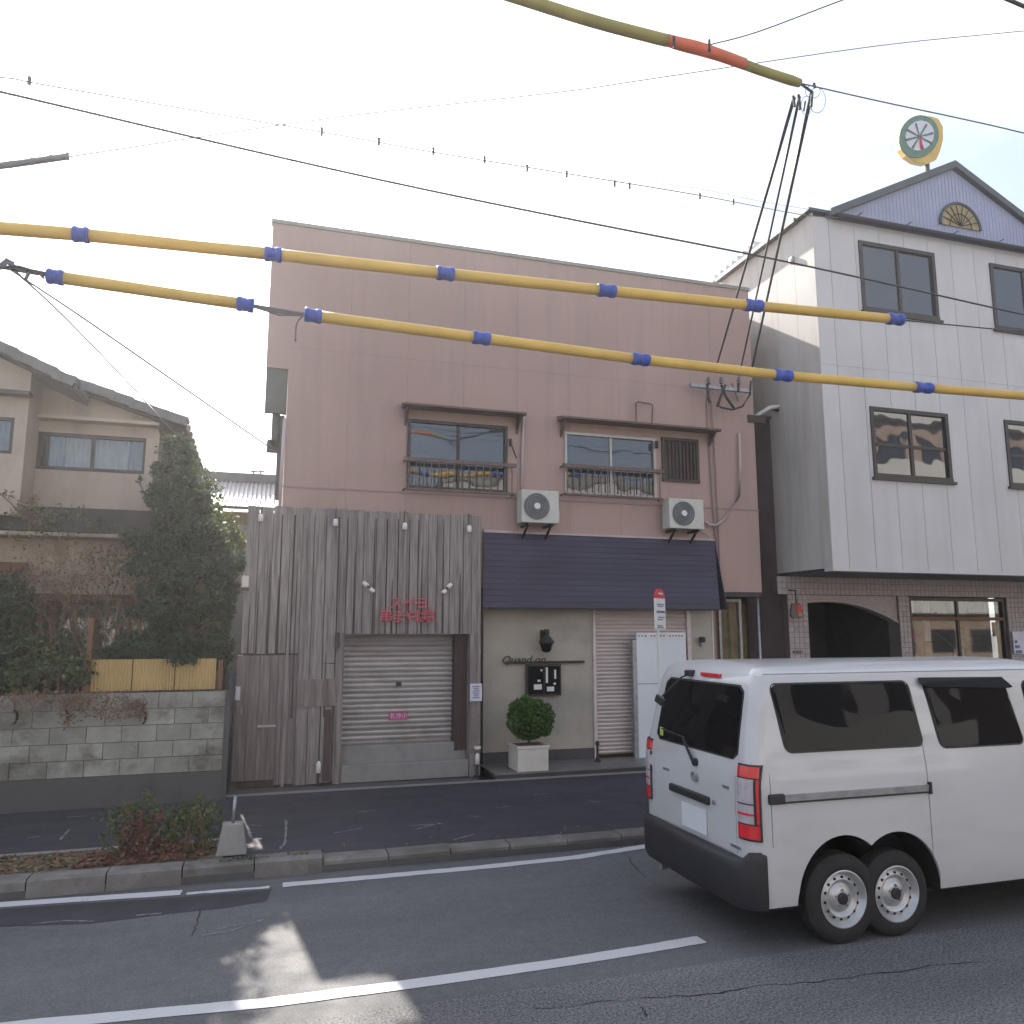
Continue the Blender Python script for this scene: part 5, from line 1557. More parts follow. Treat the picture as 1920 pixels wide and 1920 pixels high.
def bool_cut(mbx):
    c = mbx.build('cutter', None); c.display_type = 'WIRE'
    md = body.modifiers.new('b', 'BOOLEAN'); md.operation = 'DIFFERENCE'; md.solver = 'EXACT'; md.object = c; cuts.append(c)


for side in (0, 1):
    for (wx, wz_) in WX:
        rr = .39
        arc = [(wx + rr * math.cos(R(t)), wz_ + .02 + rr * 1.08 * math.sin(R(t))) for t in range(0, 181, 8)] + [(wx - rr, -.1), (wx + rr, -.1)]
        c_ = MB(); y0_, y1_ = (VYN - .1, VYN + .34) if side == 0 else (VYF - .34, VYF + .1)
        c_.prism(arc, 'y', y0_, y1_); bool_cut(c_)
gv = MB()
for x in (4.795, 5.86):       # door gaps on the near side and far side
    gv.box(x - .004, x + .004, VYN - .05, VYN + .035, .36, 1.84)
bool_cut(gv)
gv = MB(); gv.box(3.50, 6.9, VYN - .05, VYN + .165, 1.868, 1.876); bool_cut(gv)
gv = MB(); gv.box(3.42, 3.427, VYN - .05, VYN + .012, .7, 1.84); bool_cut(gv)
gv = MB()  # tailgate gap
for y in (VYN + .205, VYF - .205):
    gv = MB(); gv.box(VX0 - .05, VX0 + .012, y - .004, y + .004, .63, 1.15); bool_cut(gv)
gv = MB(); gv.box(VX0 - .05, VX0 + .012, VYN + .215, VYF - .215, .618, .626); bool_cut(gv)
bpy.context.view_layer.update()
dg = bpy.context.evaluated_depsgraph_get()
nm = bpy.data.meshes.new_from_object(body.evaluated_get(dg))
body.modifiers.clear(); body.data = nm
for c in cuts:
    bpy.data.objects.remove(c)
smooth_by_angle(body, 28)


def yside(z, inset=0.0, side=0):
    for (h0, z0), (h1, z1) in zip(prof, prof[1:]):
        if z0 <= z <= z1:
            hw_ = h0 + (h1 - h0) * (z - z0) / max(1e-6, z1 - z0); break
    else: hw_ = .5
    return (vyc - hw_ + inset) if side == 0 else (vyc + hw_ - inset)


def rounded(x0, x1, z0, z1, r, lean=0.0, leanr=0.0):
    pts = []
    for (cx, cz, a0) in ((x1 - r, z1 - r, 0), (x0 + r, z1 - r, 90), (x0 + r, z0 + r, 180), (x1 - r, z0 + r, 270)):
        for t in range(0, 91, 18):
            pts.append([cx + r * math.cos(R(a0 + t)), cz + r * math.sin(R(a0 + t))])
    for p in pts:
        tt = (z1 - p[1]) / (z1 - z0)
        s_ = (p[0] - x0) / (x1 - x0)
        p[0] += lean * tt * (1 - s_) + leanr * tt * s_
    return [tuple(p) for p in pts]


def side_patch(pts, name, mat, out=.004, thick=.012, parent=van, side=0):
    """closed outline on the van side, follows the tumblehome"""
    m = MB(); n = len(pts)
    sg_ = -1 if side == 0 else 1
    f_ = [(x, yside(z, 0, side) + sg_ * out, z) for x, z in pts]; b_ = [(x, yside(z, 0, side) - sg_ * (thick - out), z) for x, z in pts]
    m.add(f_ + b_, [tuple(range(n)), tuple(range(n, 2 * n))[::-1]] + [(i, (i + 1) % n, n + (i + 1) % n, n + i) for i in range(n)])
    return m.build(name, mat, parent)


for sd in (0, 1):
    for (x0_, x1_, z0_, z1_, ln_, lr) in ((3.52, 4.75, 1.335, 1.80, .07, .05), (4.90, 5.70, 1.31, 1.80, .07, .09), (5.90, 6.35, 1.31, 1.78, .0, .42)):
        side_patch(rounded(x0_ - .012, x1_ + .012, z0_ - .012, z1_ + .012, .06, ln_, lr), 'window_seal', 'black_plastic', .003, .03, side=sd)
        side_patch(rounded(x0_, x1_, z0_, z1_, .055, ln_, lr), 'side_window', 'glass_dark', .006, .03, side=sd)
# rain visor
m = MB(); zv = 1.80
yv = yside(1.78)
m.add([(4.86, yv - .0, 1.83), (5.70, yv - .0, 1.82), (5.76, yv - .045, 1.745), (5.72, yv - .045, 1.735), (4.90, yv - .045, 1.76), (4.84, yv - .03, 1.79)], [(0, 1, 2, 3, 4, 5)])
m.build('rain_visor', 'glass_dark', van)
# sliding door rail
m = MB(); ys = yside(1.02); m.box(3.53, 4.80, ys - .012, ys + .01, 1.005, 1.035); m.box(3.53, 4.80, ys - .016, ys + .005, 1.036, 1.050); m.build('door_rail', 'galv', van)
m = MB(); m.box(3.53, 4.80, ys - .018, ys - .004, .993, 1.004); m.build('rail_shadow_strip', 'black_plastic', van)  # black strip put in for the shadow line under the rail
m = MB(); m.box(3.40, 3.53, ys - .026, ys + .01, .990, 1.06); m.build('rail_cover', 'black_plastic', van, bevel=.012)
m = MB(); m.box(4.79, 4.81, ys - .024, ys + .01, .985, 1.07); m.build('rail_stop', 'black_plastic', van)
m = MB(); m.box(5.80, 5.98, yside(1.12) - .03, yside(1.12) + .01, 1.08, 1.15); m.build('door_handle', 'black_plastic', van, bevel=.012)
# rear bumper
m = MB(); bp_ = []
path = [(3.375, VYN + .002), (3.30, VYN + .006), (3.24, VYN + .028), (3.195, VYN + .085), (3.172, VYN + .2), (3.160, vyc), (3.172, VYF - .2), (3.215, VYF - .10), (3.255, VYF - .035), (3.30, VYF - .006), (3.375, VYF - .002)]
inn = [(3.385, VYN + .04), (3.34, VYN + .05), (3.30, VYN + .08), (3.28, VYN + .12), (3.27, VYN + .2), (3.27, vyc), (3.27, VYF - .2), (3.28, VYF - .12), (3.30, VYF - .08), (3.34, VYF - .05), (3.385, VYF - .04)]
lv = [(.295, .03), (.35, 0), (.56, 0), (.60, .012), (.615, .03)]
vs = []
npth = len(path)
for (z, ins) in lv:
    for (p, q_) in zip(path, inn):
        t = ins / .1; vs.append((p[0] + (q_[0] - p[0]) * t, p[1] + (q_[1] - p[1]) * t, z + (.06 if z > .55 and abs(p[1] - vyc) > .8 else 0)))
for z in (.295, .615):
    for q_ in inn: vs.append((q_[0], q_[1], z))
fs = []
for j in range(len(lv) - 1):
    for i in range(npth - 1): fs.append((j * npth + i, j * npth + i + 1, (j + 1) * npth + i + 1, (j + 1) * npth + i))
o5, o6 = len(lv) * npth, (len(lv) + 1) * npth
for i in range(npth - 1):
    fs.append((i, i + 1, o5 + i + 1, o5 + i)); fs.append(((len(lv) - 1) * npth + i, (len(lv) - 1) * npth + i + 1, o6 + i + 1, o6 + i))
m.add(vs, fs); bo = m.build('rear_bumper', 'black_plastic', van); smooth_by_angle(bo, 40)


def xr_at(z, out=.0): return xrear(z) - out


def rear_patch(pts, name, mat, out=.005, parent=van):
    m = MB(); n = len(pts)
    m.add([(xr_at(z) - out, y, z) for y, z in pts] + [(xr_at(z) + .02, y, z) for y, z in pts], [tuple(range(n)), tuple(range(n, 2 * n))[::-1]] + [(i, (i + 1) % n, n + (i + 1) % n, n + i) for i in range(n)])
    return m.build(name, mat, parent)


def dense(pts, k=4):
    out = []
    for i in range(len(pts)):
        a, b = pts[i], pts[(i + 1) % len(pts)]
        n = k if abs(a[1] - b[1]) > .1 else 1
        for j in range(n): out.append((a[0] + (b[0] - a[0]) * j / n, a[1] + (b[1] - a[1]) * j / n))
    return out


rw = dense(rounded(VYN + .30, VYF - .22, 1.285, 1.765, .05))
rw = [(y, z) for y, z in rw]
m = MB()
# rear glass as a lofted strip so that it hugs the slope
zl_ = [1.285 + (1.765 - 1.285) * k / 8 for k in range(9)]
def loft_glass(y0, y1, z0, z1, out, name, mat, r=.05):
    m = MB(); vs = []; n = 12
    for k in range(n + 1):
        z = z0 + (z1 - z0) * k / n
        e_ = min(z - z0, z1 - z); ins = r - math.sqrt(max(0, r * r - (r - min(e_, r)) ** 2))
        tap = .035 * (z - z0) / (z1 - z0)
        vs += [(xrear(z) - out, y0 + ins + tap, z), (xrear(z) - out, y1 - ins - tap, z), (xrear(z) + .02, y0 + ins + tap, z), (xrear(z) + .02, y1 - ins - tap, z)]
    fs = []
    for k in range(n):
        a = 4 * k; b = a + 4
        fs += [(a, a + 1, b + 1, b), (a, b, b + 2, a + 2), (a + 1, a + 3, b + 3, b + 1)]
    fs += [(0, 1, 3, 2), (4 * n, 4 * n + 1, 4 * n + 3, 4 * n + 2)]
    m.add(vs, fs); o = m.build(name, mat, van); smooth_by_angle(o, 30); return o
loft_glass(VYN + .185, VYF - .225, 1.265, 1.79, .004, 'window_seal', 'black_plastic', .06)
loft_glass(VYN + .20, VYF - .24, 1.28, 1.775, .008, 'rear_window', 'glass_dark', .055)
# tail lights on both corners
for sd in (0, 1):
    s_ = 1 if sd == 0 else -1
    ye = VYN if sd == 0 else VYF
    def corner(z):
        return [(xrear(z) - .006, ye + s_ * .175), (xrear(z) - .008, ye + s_ * .13), (xrear(z) + .012, ye + s_ * .055), (xrear(z) + .05, ye + s_ * .012), (xrear(z) + .075, ye - s_ * .003)]
    def lampseg(z0, z1, i0, i1, name, mat, parent, out=0.0):
        m = MB(); nn = 4; vs = []
        for k in range(nn + 1):
            z = z0 + (z1 - z0) * k / nn
            cpts = corner(z)
            # subdivide path
            P_ = []
            for a, b in zip(cpts, cpts[1:]):
                for j in range(3): P_.append((a[0] + (b[0] - a[0]) * j / 3, a[1] + (b[1] - a[1]) * j / 3))
            P_.append(cpts[-1])
            P_ = P_[i0:i1 + 1]
            for p in P_: vs.append((p[0] - .012 - out, p[1] - s_ * (.004 + out), z))
            for p in P_: vs.append((p[0] + .03, p[1] + s_ * .03, z))
        L_ = i1 - i0 + 1; W_ = 2 * L_
        fs = []
        for k in range(nn):
            for j in range(L_ - 1):
                fs.append((k * W_ + j, k * W_ + j + 1, (k + 1) * W_ + j + 1, (k + 1) * W_ + j))
            fs.append((k * W_, (k + 1) * W_, (k + 1) * W_ + L_, k * W_ + L_)); fs.append((k * W_ + L_ - 1, k * W_ + W_ - 1, (k + 1) * W_ + W_ - 1, (k + 1) * W_ + L_ - 1))
        for k in (0, nn):
            for j in range(L_ - 1): fs.append((k * W_ + j, k * W_ + j + 1, k * W_ + L_ + j + 1, k * W_ + L_ + j))
        m.add(vs, fs); return m.build(name, mat, parent)
    tl = lampseg(.745, 1.255, 1, 12, 'tail_light', 'black_plastic', van, -.003)
    lampseg(1.17, 1.245, 1, 11, 'red_lens', 'red_lamp', tl)
    lampseg(.76, .85, 1, 11, 'red_lens', 'red_lamp', tl)
    lampseg(.86, .985, 1, 8, 'clear_lens', 'clear_lamp', tl)
    lampseg(.995, 1.16, 1, 8, 'clear_lens', 'clear_lamp', tl)
    lampseg(.86, 1.16, 9, 11, 'red_lens', 'red_lamp', tl)
    lampseg(.915, .93, 1, 8, 'red_band', 'red_lamp', tl, .002)
# handle bar, plate, brake light, wiper, mirror, badges
m = MB(); m.box(VX0 - .03, VX0 + .01, 5.50, 6.10, .885, .945); m.build('tailgate_handle', 'black_plastic', van, bevel=.012)
m = MB(); m.box(VX0 - .012, VX0 - .003, 5.55, 5.92, .655, .835); m.build('number_plate', 'white_panel', van)
m = MB(); m.box(xrear(1.84) - .02, xrear(1.84) + .04, 5.52, 5.80, 1.825, 1.855); m.build('brake_light', 'red_lamp', van, bevel=.006)
m = MB(); m.lathe([(.001, .0), (.018, .002), (.02, .012)], (VX0 - .014, 5.44, .92), 'x', 12); m.build('lock_barrel', 'galv', van)
wv = MB(); wv.tube([(xrear(1.2) - .03, 5.70, 1.17), (xrear(1.27) - .04, 5.80, 1.27), (xrear(1.30) - .035, 5.87, 1.335)], [.016, .012, .008], 6)
wo_ = wv.build('rear_wiper', 'black_plastic', van)
m = MB(); m.tube([(xrear(1.33) - .03, 5.86, 1.335), (xrear(1.345) - .025, 6.26, 1.36)], .008, 5); m.build('blade', 'black_plastic', wo_)
m = MB(); m.lathe([(.001, -.03), (.03, -.025), (.032, .0)], (VX0 + .008, 5.70, 1.17), 'x', 12); m.build('pivot', 'black_plastic', wo_)
# under-mirror on a stalk at the top of the tailgate
m = MB(); m.tube([(xrear(1.83) + .01, 5.98, 1.84), (xrear(1.83) - .07, 6.02, 1.80), (xrear(1.7) - .16, 6.13, 1.64)], .008, 6); mo = m.build('rear_mirror_stalk', 'black_plastic', van)
m = MB(); m.prism([(6.00, 1.62), (6.14, 1.66), (6.18, 1.60), (6.04, 1.56)], 'x', 3.17, 3.195); m.build('mirror', 'black_plastic', mo, bevel=.006)
m = MB(); m.box(xrear(1.84) - .05, xrear(1.84) + .02, 5.93, 6.01, 1.815, 1.865); m.build('stalk_base', 'black_plastic', mo, bevel=.01)
# badges
def ring_tube(cy, cz, ry, rz, r):
    m = MB(); m.tube([(VX0 - .008, cy - .16 + ry * math.cos(R(t)), cz + rz * math.sin(R(t))) for t in range(0, 361, 20)], r, 5, False); return m
o = ring_tube(5.87, 1.06, .05, .035, .005).build('emblem', 'galv', van)
ring_tube(5.87, 1.06, .018, .034, .004).build('ring', 'galv', o)
ring_tube(5.87, 1.073, .036, .014, .004).build('ring', 'galv', o)
for (y0_, n_, z_) in ((6.22, 5, 1.03), (5.30, 4, 1.05), (5.22, 6, .66)):
    m = MB()
    for k in range(n_): m.box(VX0 - .006, VX0 - .001, y0_ - k * .022, y0_ - k * .022 + .014, z_, z_ + .02)
    m.build('badge', 'galv', van)
m = MB(); m.box(xrear(1.33) - .014, xrear(1.33) - .009, 6.26, 6.31, 1.30, 1.37)
MT['lime'] = M('lime_sticker', (0.42, 0.55, 0.12), 0.5, 0.1); m.build('inspection_sticker', 'lime', van)
# underbody
m = MB(); m.box(3.4, 7.1, VYN + .36, VYF - .36, .22, .5); m.build('underbody', 'black', van)
m = MB(); m.box(3.34, 7.2, VYN + .10, VYF - .10, .26, .285); m.build('floor_pan', 'black', van)
m = MB(); m.tube([(3.2, 6.2, .27), (3.6, 6.2, .29)], .03, 10); m.build('exhaust', 'galv', van)
for sd in (0, 1):
    for (wx, wz_) in WX:
        y0_, y1_ = (VYN + .31, VYN + .345) if sd == 0 else (VYF - .345, VYF - .31)
        m = MB(); m.box(wx - .38, wx + .38, y0_, y1_, .2, .72); m.build('arch_liner', 'black', van)
        ya_, yb_ = (VYN + .022, VYN + .33) if sd == 0 else (VYF - .33, VYF - .022)
        rr = .386
        P_ = [(wx + rr * math.cos(R(t)), wz_ + .02 + rr * 1.08 * math.sin(R(t))) for t in range(-6, 187, 4)]
        P_ = [p for p in P_ if all(abs(ox - wx) < .01 or (p[0] - ox) ** 2 + ((p[1] - oz - .02) / 1.08) ** 2 > rr * rr for ox, oz in WX)]
        m = MB(); m.add([(x, ya_, z) for x, z in P_] + [(x, yb_, z) for x, z in P_], [(i, i + 1, len(P_) + i + 1, len(P_) + i) for i in range(len(P_) - 1)])
        m.build('arch_skin', 'black', van)


def wheel(wx, wz_, side):
    ye = VYN + .035 if side == 0 else VYF - .035
    s_ = 1 if side == 0 else -1
    T = wz_
    m = MB(); c = (wx, ye, wz_)
    m.lathe([(.185, s_ * .012), (.20, 0), (.225, s_ * -.004), (.262, s_ * .002), (T - .018, s_ * .012), (T - .004, s_ * .024), (T, s_ * .045), (T, s_ * .13), (T - .01, s_ * .15), (.2, s_ * .165)], c, 'y', 48)
    w0 = m.build('wheel', 'rubber', van, smooth=False); smooth_by_angle(w0, 35)
    m = MB(); m.lathe([(.192, s_ * .004), (.196, s_ * -.004), (.188, s_ * -.006), (.180, s_ * .003), (.172, s_ * .022), (.158, s_ * .036), (.150, s_ * .030), (.128, s_ * .020), (.112, s_ * .028), (.098, s_ * .040), (.085, s_ * .034), (.07, s_ * .018), (.045, s_ * .014), (.04, s_ * .014)], c, 'y', 48)
    r0 = m.build('rim', 'steel', w0); smooth_by_angle(r0, 50)
    for k in range(14):
        a_ = 2 * math.pi * (k + .3) / 14; X, Z = wx + .139 * math.cos(a_), wz_ + .139 * math.sin(a_)
        q = MB(); q.lathe([(.001, 0), (.0115, 0), (.0115, .012)], (X, ye + s_ * .0235 - (0 if s_ > 0 else .0), Z), 'y', 8)
        for i_, v_ in enumerate(q.v): q.v[i_] = (v_[0], ye + s_ * (.0225 if i_ < 16 else .04), v_[2])
        q.build('dark_vent_disc', 'black', w0)  # black discs on the rim stand in for the dark of open holes
    m = MB(); m.lathe([(.04, s_ * .014), (.04, s_ * .002), (.030, s_ * -.003), (.001, s_ * -.003)], c, 'y', 20); m.build('hub', 'black_plastic', w0)
    for k in range(5):
        a_ = 2 * math.pi * k / 5 + .3; X, Z = wx + .057 * math.cos(a_), wz_ + .057 * math.sin(a_)
        q = MB(); q.tube([(X, ye + s_ * .016, Z), (X, ye + s_ * .004, Z)], .008, 6); q.build('nut', 'galv', w0)


for sd in (0, 1):
    for (wx, wz_) in WX: wheel(wx, wz_, sd)
# front parts (out of frame): windscreen, lamps
m = MB(); z0_, z1_ = 1.16, 1.80
m.add([(xfront(z0_) + .006, vyc - .66, z0_), (xfront(z0_) + .006, vyc + .66, z0_), (xfront(z1_) + .006, vyc + .58, z1_), (xfront(z1_) + .006, vyc - .58, z1_)], [(0, 1, 2, 3)]); m.build('windscreen', 'glass_dark', van)
for s_ in (-1, 1):
    m = MB(); m.box(7.24, 7.305, vyc + s_ * .62 - .12, vyc + s_ * .62 + .12, .72, .9); m.build('headlight', 'clear_lamp', van, bevel=.02)

# ================================================================== OVERHEAD LINES
def poly(px_pts, Ys, sub=4):
    """smooth 3-D line through pixel points, each at its own distance"""
    P = [PY(x, y, Y) for (x, y), Y in zip(px_pts, Ys)]
    out = []
    for i in range(len(P) - 1):
        p0 = P[max(i - 1, 0)]; p1 = P[i]; p2 = P[i + 1]; p3 = P[min(i + 2, len(P) - 1)]
        for k in range(sub):
            t = k / sub
            out.append(0.5 * ((2 * p1) + (p2 - p0) * t + (2 * p0 - 5 * p1 + 4 * p2 - p3) * t * t + (3 * p1 - p0 - 3 * p2 + p3) * t ** 3))
    out.append(P[-1])
    return out


def wire(pts, Y, r, label, mat='wire', cat='cable', name='overhead_cable', clips=None):
    Ys = Y if isinstance(Y, (list, tuple)) else [Y] * len(pts)
    ln_ = poly(pts, Ys)
    m = MB(); m.tube(ln_, r, 6)
    if clips is None:
        return tag(m.build(name, mat, origin=ln_[0], smooth=True), label, cat, 'overhead cables')
    t = thing(name, ln_[0], label, cat, 'overhead cables'); m.build('cable', mat, t, smooth=True)
    for (x, y, Yc) in clips:
        p = PY(x, y, Yc); q = MB(); q.tube([p + Vector((0, 0, .045)), p - Vector((0, 0, .035))], .018, 6); q.build('clip', mat, t)
    return t


def guarded(pts, Y, r, joints, label, name='guarded_cable', gaps=(), jr=1.26, jl=16, mat='yellow'):
    t = thing(name, PY(*pts[0], Y), label, 'cable guard', 'yellow guarded cables')
    def on(x):
        for (a, b) in zip(pts, pts[1:]):
            if a[0] <= x <= b[0]:
                return (x, a[1] + (b[1] - a[1]) * (x - a[0]) / (b[0] - a[0]))
        return pts[-1]
    xs_ = [pts[0][0]] + [j for j in joints if pts[0][0] < j < pts[-1][0]] + [pts[-1][0]]
    for a, b in zip(xs_, xs_[1:]):
        if (a, b) in gaps:
            for dy, rr in ((0, .016), (4, .010), (9, .008)):
                m = MB(); m.tube([PY(*on(a), Y), PY((a + b) / 2, on((a + b) / 2)[1] + dy, Y), PY(*on(b), Y)], rr, 6); m.build('bare_cable', 'wire_grey', t)
            continue
        mid_x = [a + (b - a) * k / 4 for k in range(5)]
        m = MB(); m.tube([PY(*on(x), Y) for x in mid_x], r, 16); m.build('guard_tube', mat, t, smooth=True)
    for j in joints:
        if not (pts[0][0] <= j <= pts[-1][0]): continue
        a, b = PY(*on(max(j - jl, pts[0][0])), Y), PY(*on(min(j + jl, pts[-1][0])), Y)
        if j - jl < pts[0][0]: b = PY(*on(j + jl), Y); a = b + (a - b).normalized() * (b - PY(*on(j), Y)).length * 2
        d = (b - a); L_ = d.length; d.normalize()
        m = MB(); m.tube([a, a + d * L_ * .06, a + d * L_ * .3, a + d * L_ * .33, a + d * L_ * .67, a + d * L_ * .7, a + d * L_ * .94, b], [r * 1.12, r * jr, r * jr, r * 1.14, r * 1.14, r * jr, r * jr, r * 1.12], 16); m.build('coupling', 'blue', t, smooth=True)
    return t


T1 = [(-300, 405), (0, 428), (152, 440), (512, 477), (835, 513), (1137, 545), (1412, 573), (1692, 600)]
guarded(T1, 7.0, .054, [-160, 152, 512, 835, 1137, 1412, 1680], 'upper straight yellow cable guard with blue couplings across the pink wall')
T2 = [(88, 517), (460, 571), (587, 592), (902, 634), (1200, 674), (1467, 704), (1730, 727), (1990, 748)]
guarded(T2, 6.8, .050, [104, 460, 587, 902, 1200, 1467, 1730], 'lower yellow cable guard with blue couplings and a bare gap', gaps=((460, 587),))
wire([(1690, 600), (1920, 622), (2300, 655)], 7.0, .008, 'thin cable continuing from the end of the upper yellow guard')
# junction at far left
jn = thing('cable_junction', PY(10, 498, 6.8), 'tangle of black clamps and cable ends at the left picture edge', 'cable clamp')
m = MB(); m.tube(poly([(-200, 478), (0, 500), (45, 508), (95, 516)], [6.8] * 4), .02, 8); m.build('cable', 'wire', jn, smooth=True)
m = MB(); m.tube(poly([(-10, 505), (30, 500), (60, 507), (90, 513)], [6.75] * 4), .012, 6); m.build('cable', 'wire', jn)
for (x, y, dx_, dy_, r_) in ((6, 495, 10, -8, .02), (25, 498, 12, 6, .016), (40, 505, 8, 4, .022), (52, 516, 4, -8, .014), (78, 517, 4, 5, .012), (18, 490, 8, 4, .014)):
    m = MB(); m.tube([PY(x - dx_, y - dy_, 6.78), PY(x + dx_, y + dy_, 6.78)], r_, 6); m.build('clamp', 'wire_grey', jn)
# hanging end under the gap of the lower guard
wire([(572, 590), (562, 598), (555, 612), (554, 640)], 6.78, .008, 'short frayed cable end hanging at the gap of the lower guard', 'wire_grey')
# olive and orange guard, upper right
t3 = thing('olive_cable_guard', PY(985, 0, 5.2), 'thick olive cable guard with orange stretch slanting across the sky', 'cable guard')
P3 = [(700, -92), (985, 0), (1120, 42), (1250, 76), (1330, 97), (1420, 130), (1500, 156)]
ln3 = poly(P3, [5.2] * 7, 4)
m = MB(); m.tube(ln3[:13], .048, 14); m.build('guard_tube', 'olive', t3, smooth=True)
m = MB(); m.tube(ln3[12:20], [.043, .05, .052, .052, .05, .046, .043, .04], 14); m.build('guard_tube', 'orange', t3, smooth=True)
m = MB(); m.tube([p + Vector((0, 0, .028)) for p in ln3[12:20]], .03, 12); m.build('guard_strip', 'olive', t3, smooth=True)
m = MB(); m.tube(ln3[19:], [.04] * (len(ln3) - 20) + [.034], 14); m.build('guard_tube', 'olive', t3, smooth=True)
for (x, y) in ((1264, 80), (1330, 86)):
    p = PY(x, y, 5.15); m = MB(); m.tube([p + Vector((0, 0, .055)), p - Vector((0, 0, .05))], .012, 6); m.build('clamp', 'wire', t3)
# messenger and phone wires
wire([(1500, 156), (1650, 190), (1800, 222), (1930, 252), (2200, 320)], 5.2, .006, 'thin pale wire running right from the olive guard above the gable', 'wire_grey')
wire([(-250, 115), (0, 172), (175, 213), (525, 295), (800, 356), (1100, 417), (1500, 496), (1920, 590), (2200, 652)], 7.4, .011, 'single thick black cable sagging across the sky below the finer wires')
wire([(-250, 130), (0, 145), (105, 163), (600, 247), (810, 285), (1060, 325), (1310, 366), (1500, 402), (1570, 408)], [8, 8, 8, 8, 8, 8.4, 9, 10, 10.7], .0065, 'thin cable with small clips running to the white building eaves', 'wire_grey',
     clips=[(55, 152, 8), (603, 248, 8), (710, 266, 8), (812, 284, 8), (908, 300, 8.1), (988, 316, 8.2), (1062, 327, 8.4), (1152, 345, 8.6), (1180, 349, 8.7), (1312, 368, 9), (1375, 379, 9.3)])
wire([(600, 238), (900, 296), (1100, 326), (1300, 352), (1440, 380), (1565, 400)], [8, 8, 8.4, 9, 9.8, 10.7], .0035, 'faint hair-thin messenger wire just above the clipped cable', 'wire_grey')
wire([(130, 294), (400, 253), (670, 215), (1055, 172), (1220, 148), (1645, 86), (1920, 58), (2200, 30)], 9.0, .007, 'fine wire rising gently from left to upper right behind olive guard', 'wire_grey')
wire([(-200, 335), (0, 311), (60, 303), (130, 293)], 9.0, .035, 'thick lashed cable end pointing in from the left edge', 'wire_grey', clips=[(20, 309, 9), (60, 303, 9), (95, 298, 9), (126, 294, 9)])
wire([(1330, 84), (1420, 60), (1580, 0), (1750, -60)], [5.2, 5, 4.6, 4.2], .005, 'fine wire climbing from the olive guard to the top edge')
wire([(1860, -14), (1920, 12), (2100, 90)], 5.0, .02, 'heavy cable crossing the top right corner of the view')
wire([(12, 500), (150, 592), (320, 710), (510, 842)], [6.8, 8, 9.5, 12.1], .010, 'service wire from the left junction down to the pink corner', 'wire_grey')
wire([(30, 510), (125, 598), (250, 728), (330, 815), (405, 888)], [6.8, 9, 12.4, 12.4, 17.3], .010, 'service wire from the left junction down to the ribbed roof', 'wire_grey')
wire([(1489, 184), (1342, 692)], [5.3, 11.7], .016, 'leftmost of three black drop cables hanging to the pink wall')
wire([(1499, 182), (1386, 705)], [5.3, 11.7], .013, 'middle of three black drop cables hanging to the pink wall')
wire([(1522, 174), (1408, 700)], [5.3, 11.7], .017, 'rightmost of three black drop cables hanging to the pink wall')
sj = thing('splice_loops', PY(1515, 185, 5.3), 'curled spare wire loops and clamps at the end of olive guard', 'cable loop')
for (cx, cy, rx, ry) in ((1532, 188, 16, 24), (1512, 198, 10, 18), (1524, 172, 14, 12)):
    m = MB(); m.tube([PY(cx + rx * math.cos(R(t)), cy + ry * math.sin(R(t)), 5.3) for t in range(0, 361, 24)], .003, 4, False); m.build('loop', 'wire_grey', sj)
for (x, y, x2, y2, r_) in ((1500, 156, 1522, 172, .012), (1487, 180, 1490, 200, .012), (1497, 178, 1500, 205, .014), (1523, 172, 1521, 200, .012), (1526, 156, 1528, 164, .012), (1510, 190, 1507, 208, .008)):
    m = MB(); m.tube([PY(x, y, 5.3), PY(x2, y2, 5.3)], r_, 6); m.build('clamp', 'wire', sj)

# ================================================================== VEGETATION
def px_clumps(lst, Y, dens, yr=.35):
    out = []
    for (x, y, rx, ry, n, *rest) in lst:
        YY = rest[0] if rest else Y
        p = PY(x, y, YY); k = YY / F_PX * 1.1
        out.append((p.x, YY, p.z, rx * k, max(yr, rx * k * .9), ry * k, int(n * dens)))
    return out


tr = thing('conifer_tree', (PY(345, 1300, 11.8).x, 11.8, PAVE), 'tall dark layered conifer in the garden between house and plank front', 'tree')
m = MB(); b0 = PY(345, 1300, 11.8); b1 = PY(330, 830, 11.8)
m.tube([(b0.x, 11.8, PAVE), (b0.x + .05, 11.85, 1.5), (b0.x - .03, 11.8, 3.2), (b1.x, 11.8, b1.z - .2)], [.11, .09, .06, .02], 9); m.build('trunk', 'bark', tr, smooth=True)
limbs = MB()
crown = [(330, 850, 30, 34, 2200), (320, 900, 38, 42, 3400), (334, 950, 50, 46, 4200), (328, 1010, 74, 46, 6000), (372, 1020, 44, 44, 2600), (290, 1025, 42, 34, 2600), (350, 1070, 92, 44, 7500), (392, 1110, 46, 46, 3200),
         (330, 1130, 70, 40, 5000), (385, 1175, 58, 46, 5200), (410, 1215, 38, 36, 3000), (340, 1195, 58, 34, 4300), (285, 1212, 62, 24, 3600), (330, 1225, 80, 22, 4200), (240, 1222, 40, 16, 1500), (345, 1258, 22, 22, 900), (420, 1060, 22, 30, 700), (428, 1150, 20, 30, 700)]
for (x, y, rx, ry, n) in crown:
    p = PY(x, y, 11.8); h = max(PAVE + .8, p.z - .35); limbs.tube([(b0.x, 11.8, h), ((b0.x + p.x) / 2, 11.75, (h + p.z) / 2 + .05), (p.x, 11.7, p.z)], [.035, .022, .008], 5)
lo = limbs.build('limb', 'bark', tr)
cls = []
for c in px_clumps(crown, 11.7, 1.0, .25):
    cx, cy, cz, rx, ry, rz, n = c
    for j in range(9):
        a_ = RNG.normal(size=3); a_ /= np.linalg.norm(a_)
        cls.append((cx + a_[0] * rx * .72, cy + a_[1] * ry * .6, cz + a_[2] * rz * .72, rx * .36, rx * .36, rz * .33 + .02, n // 9))
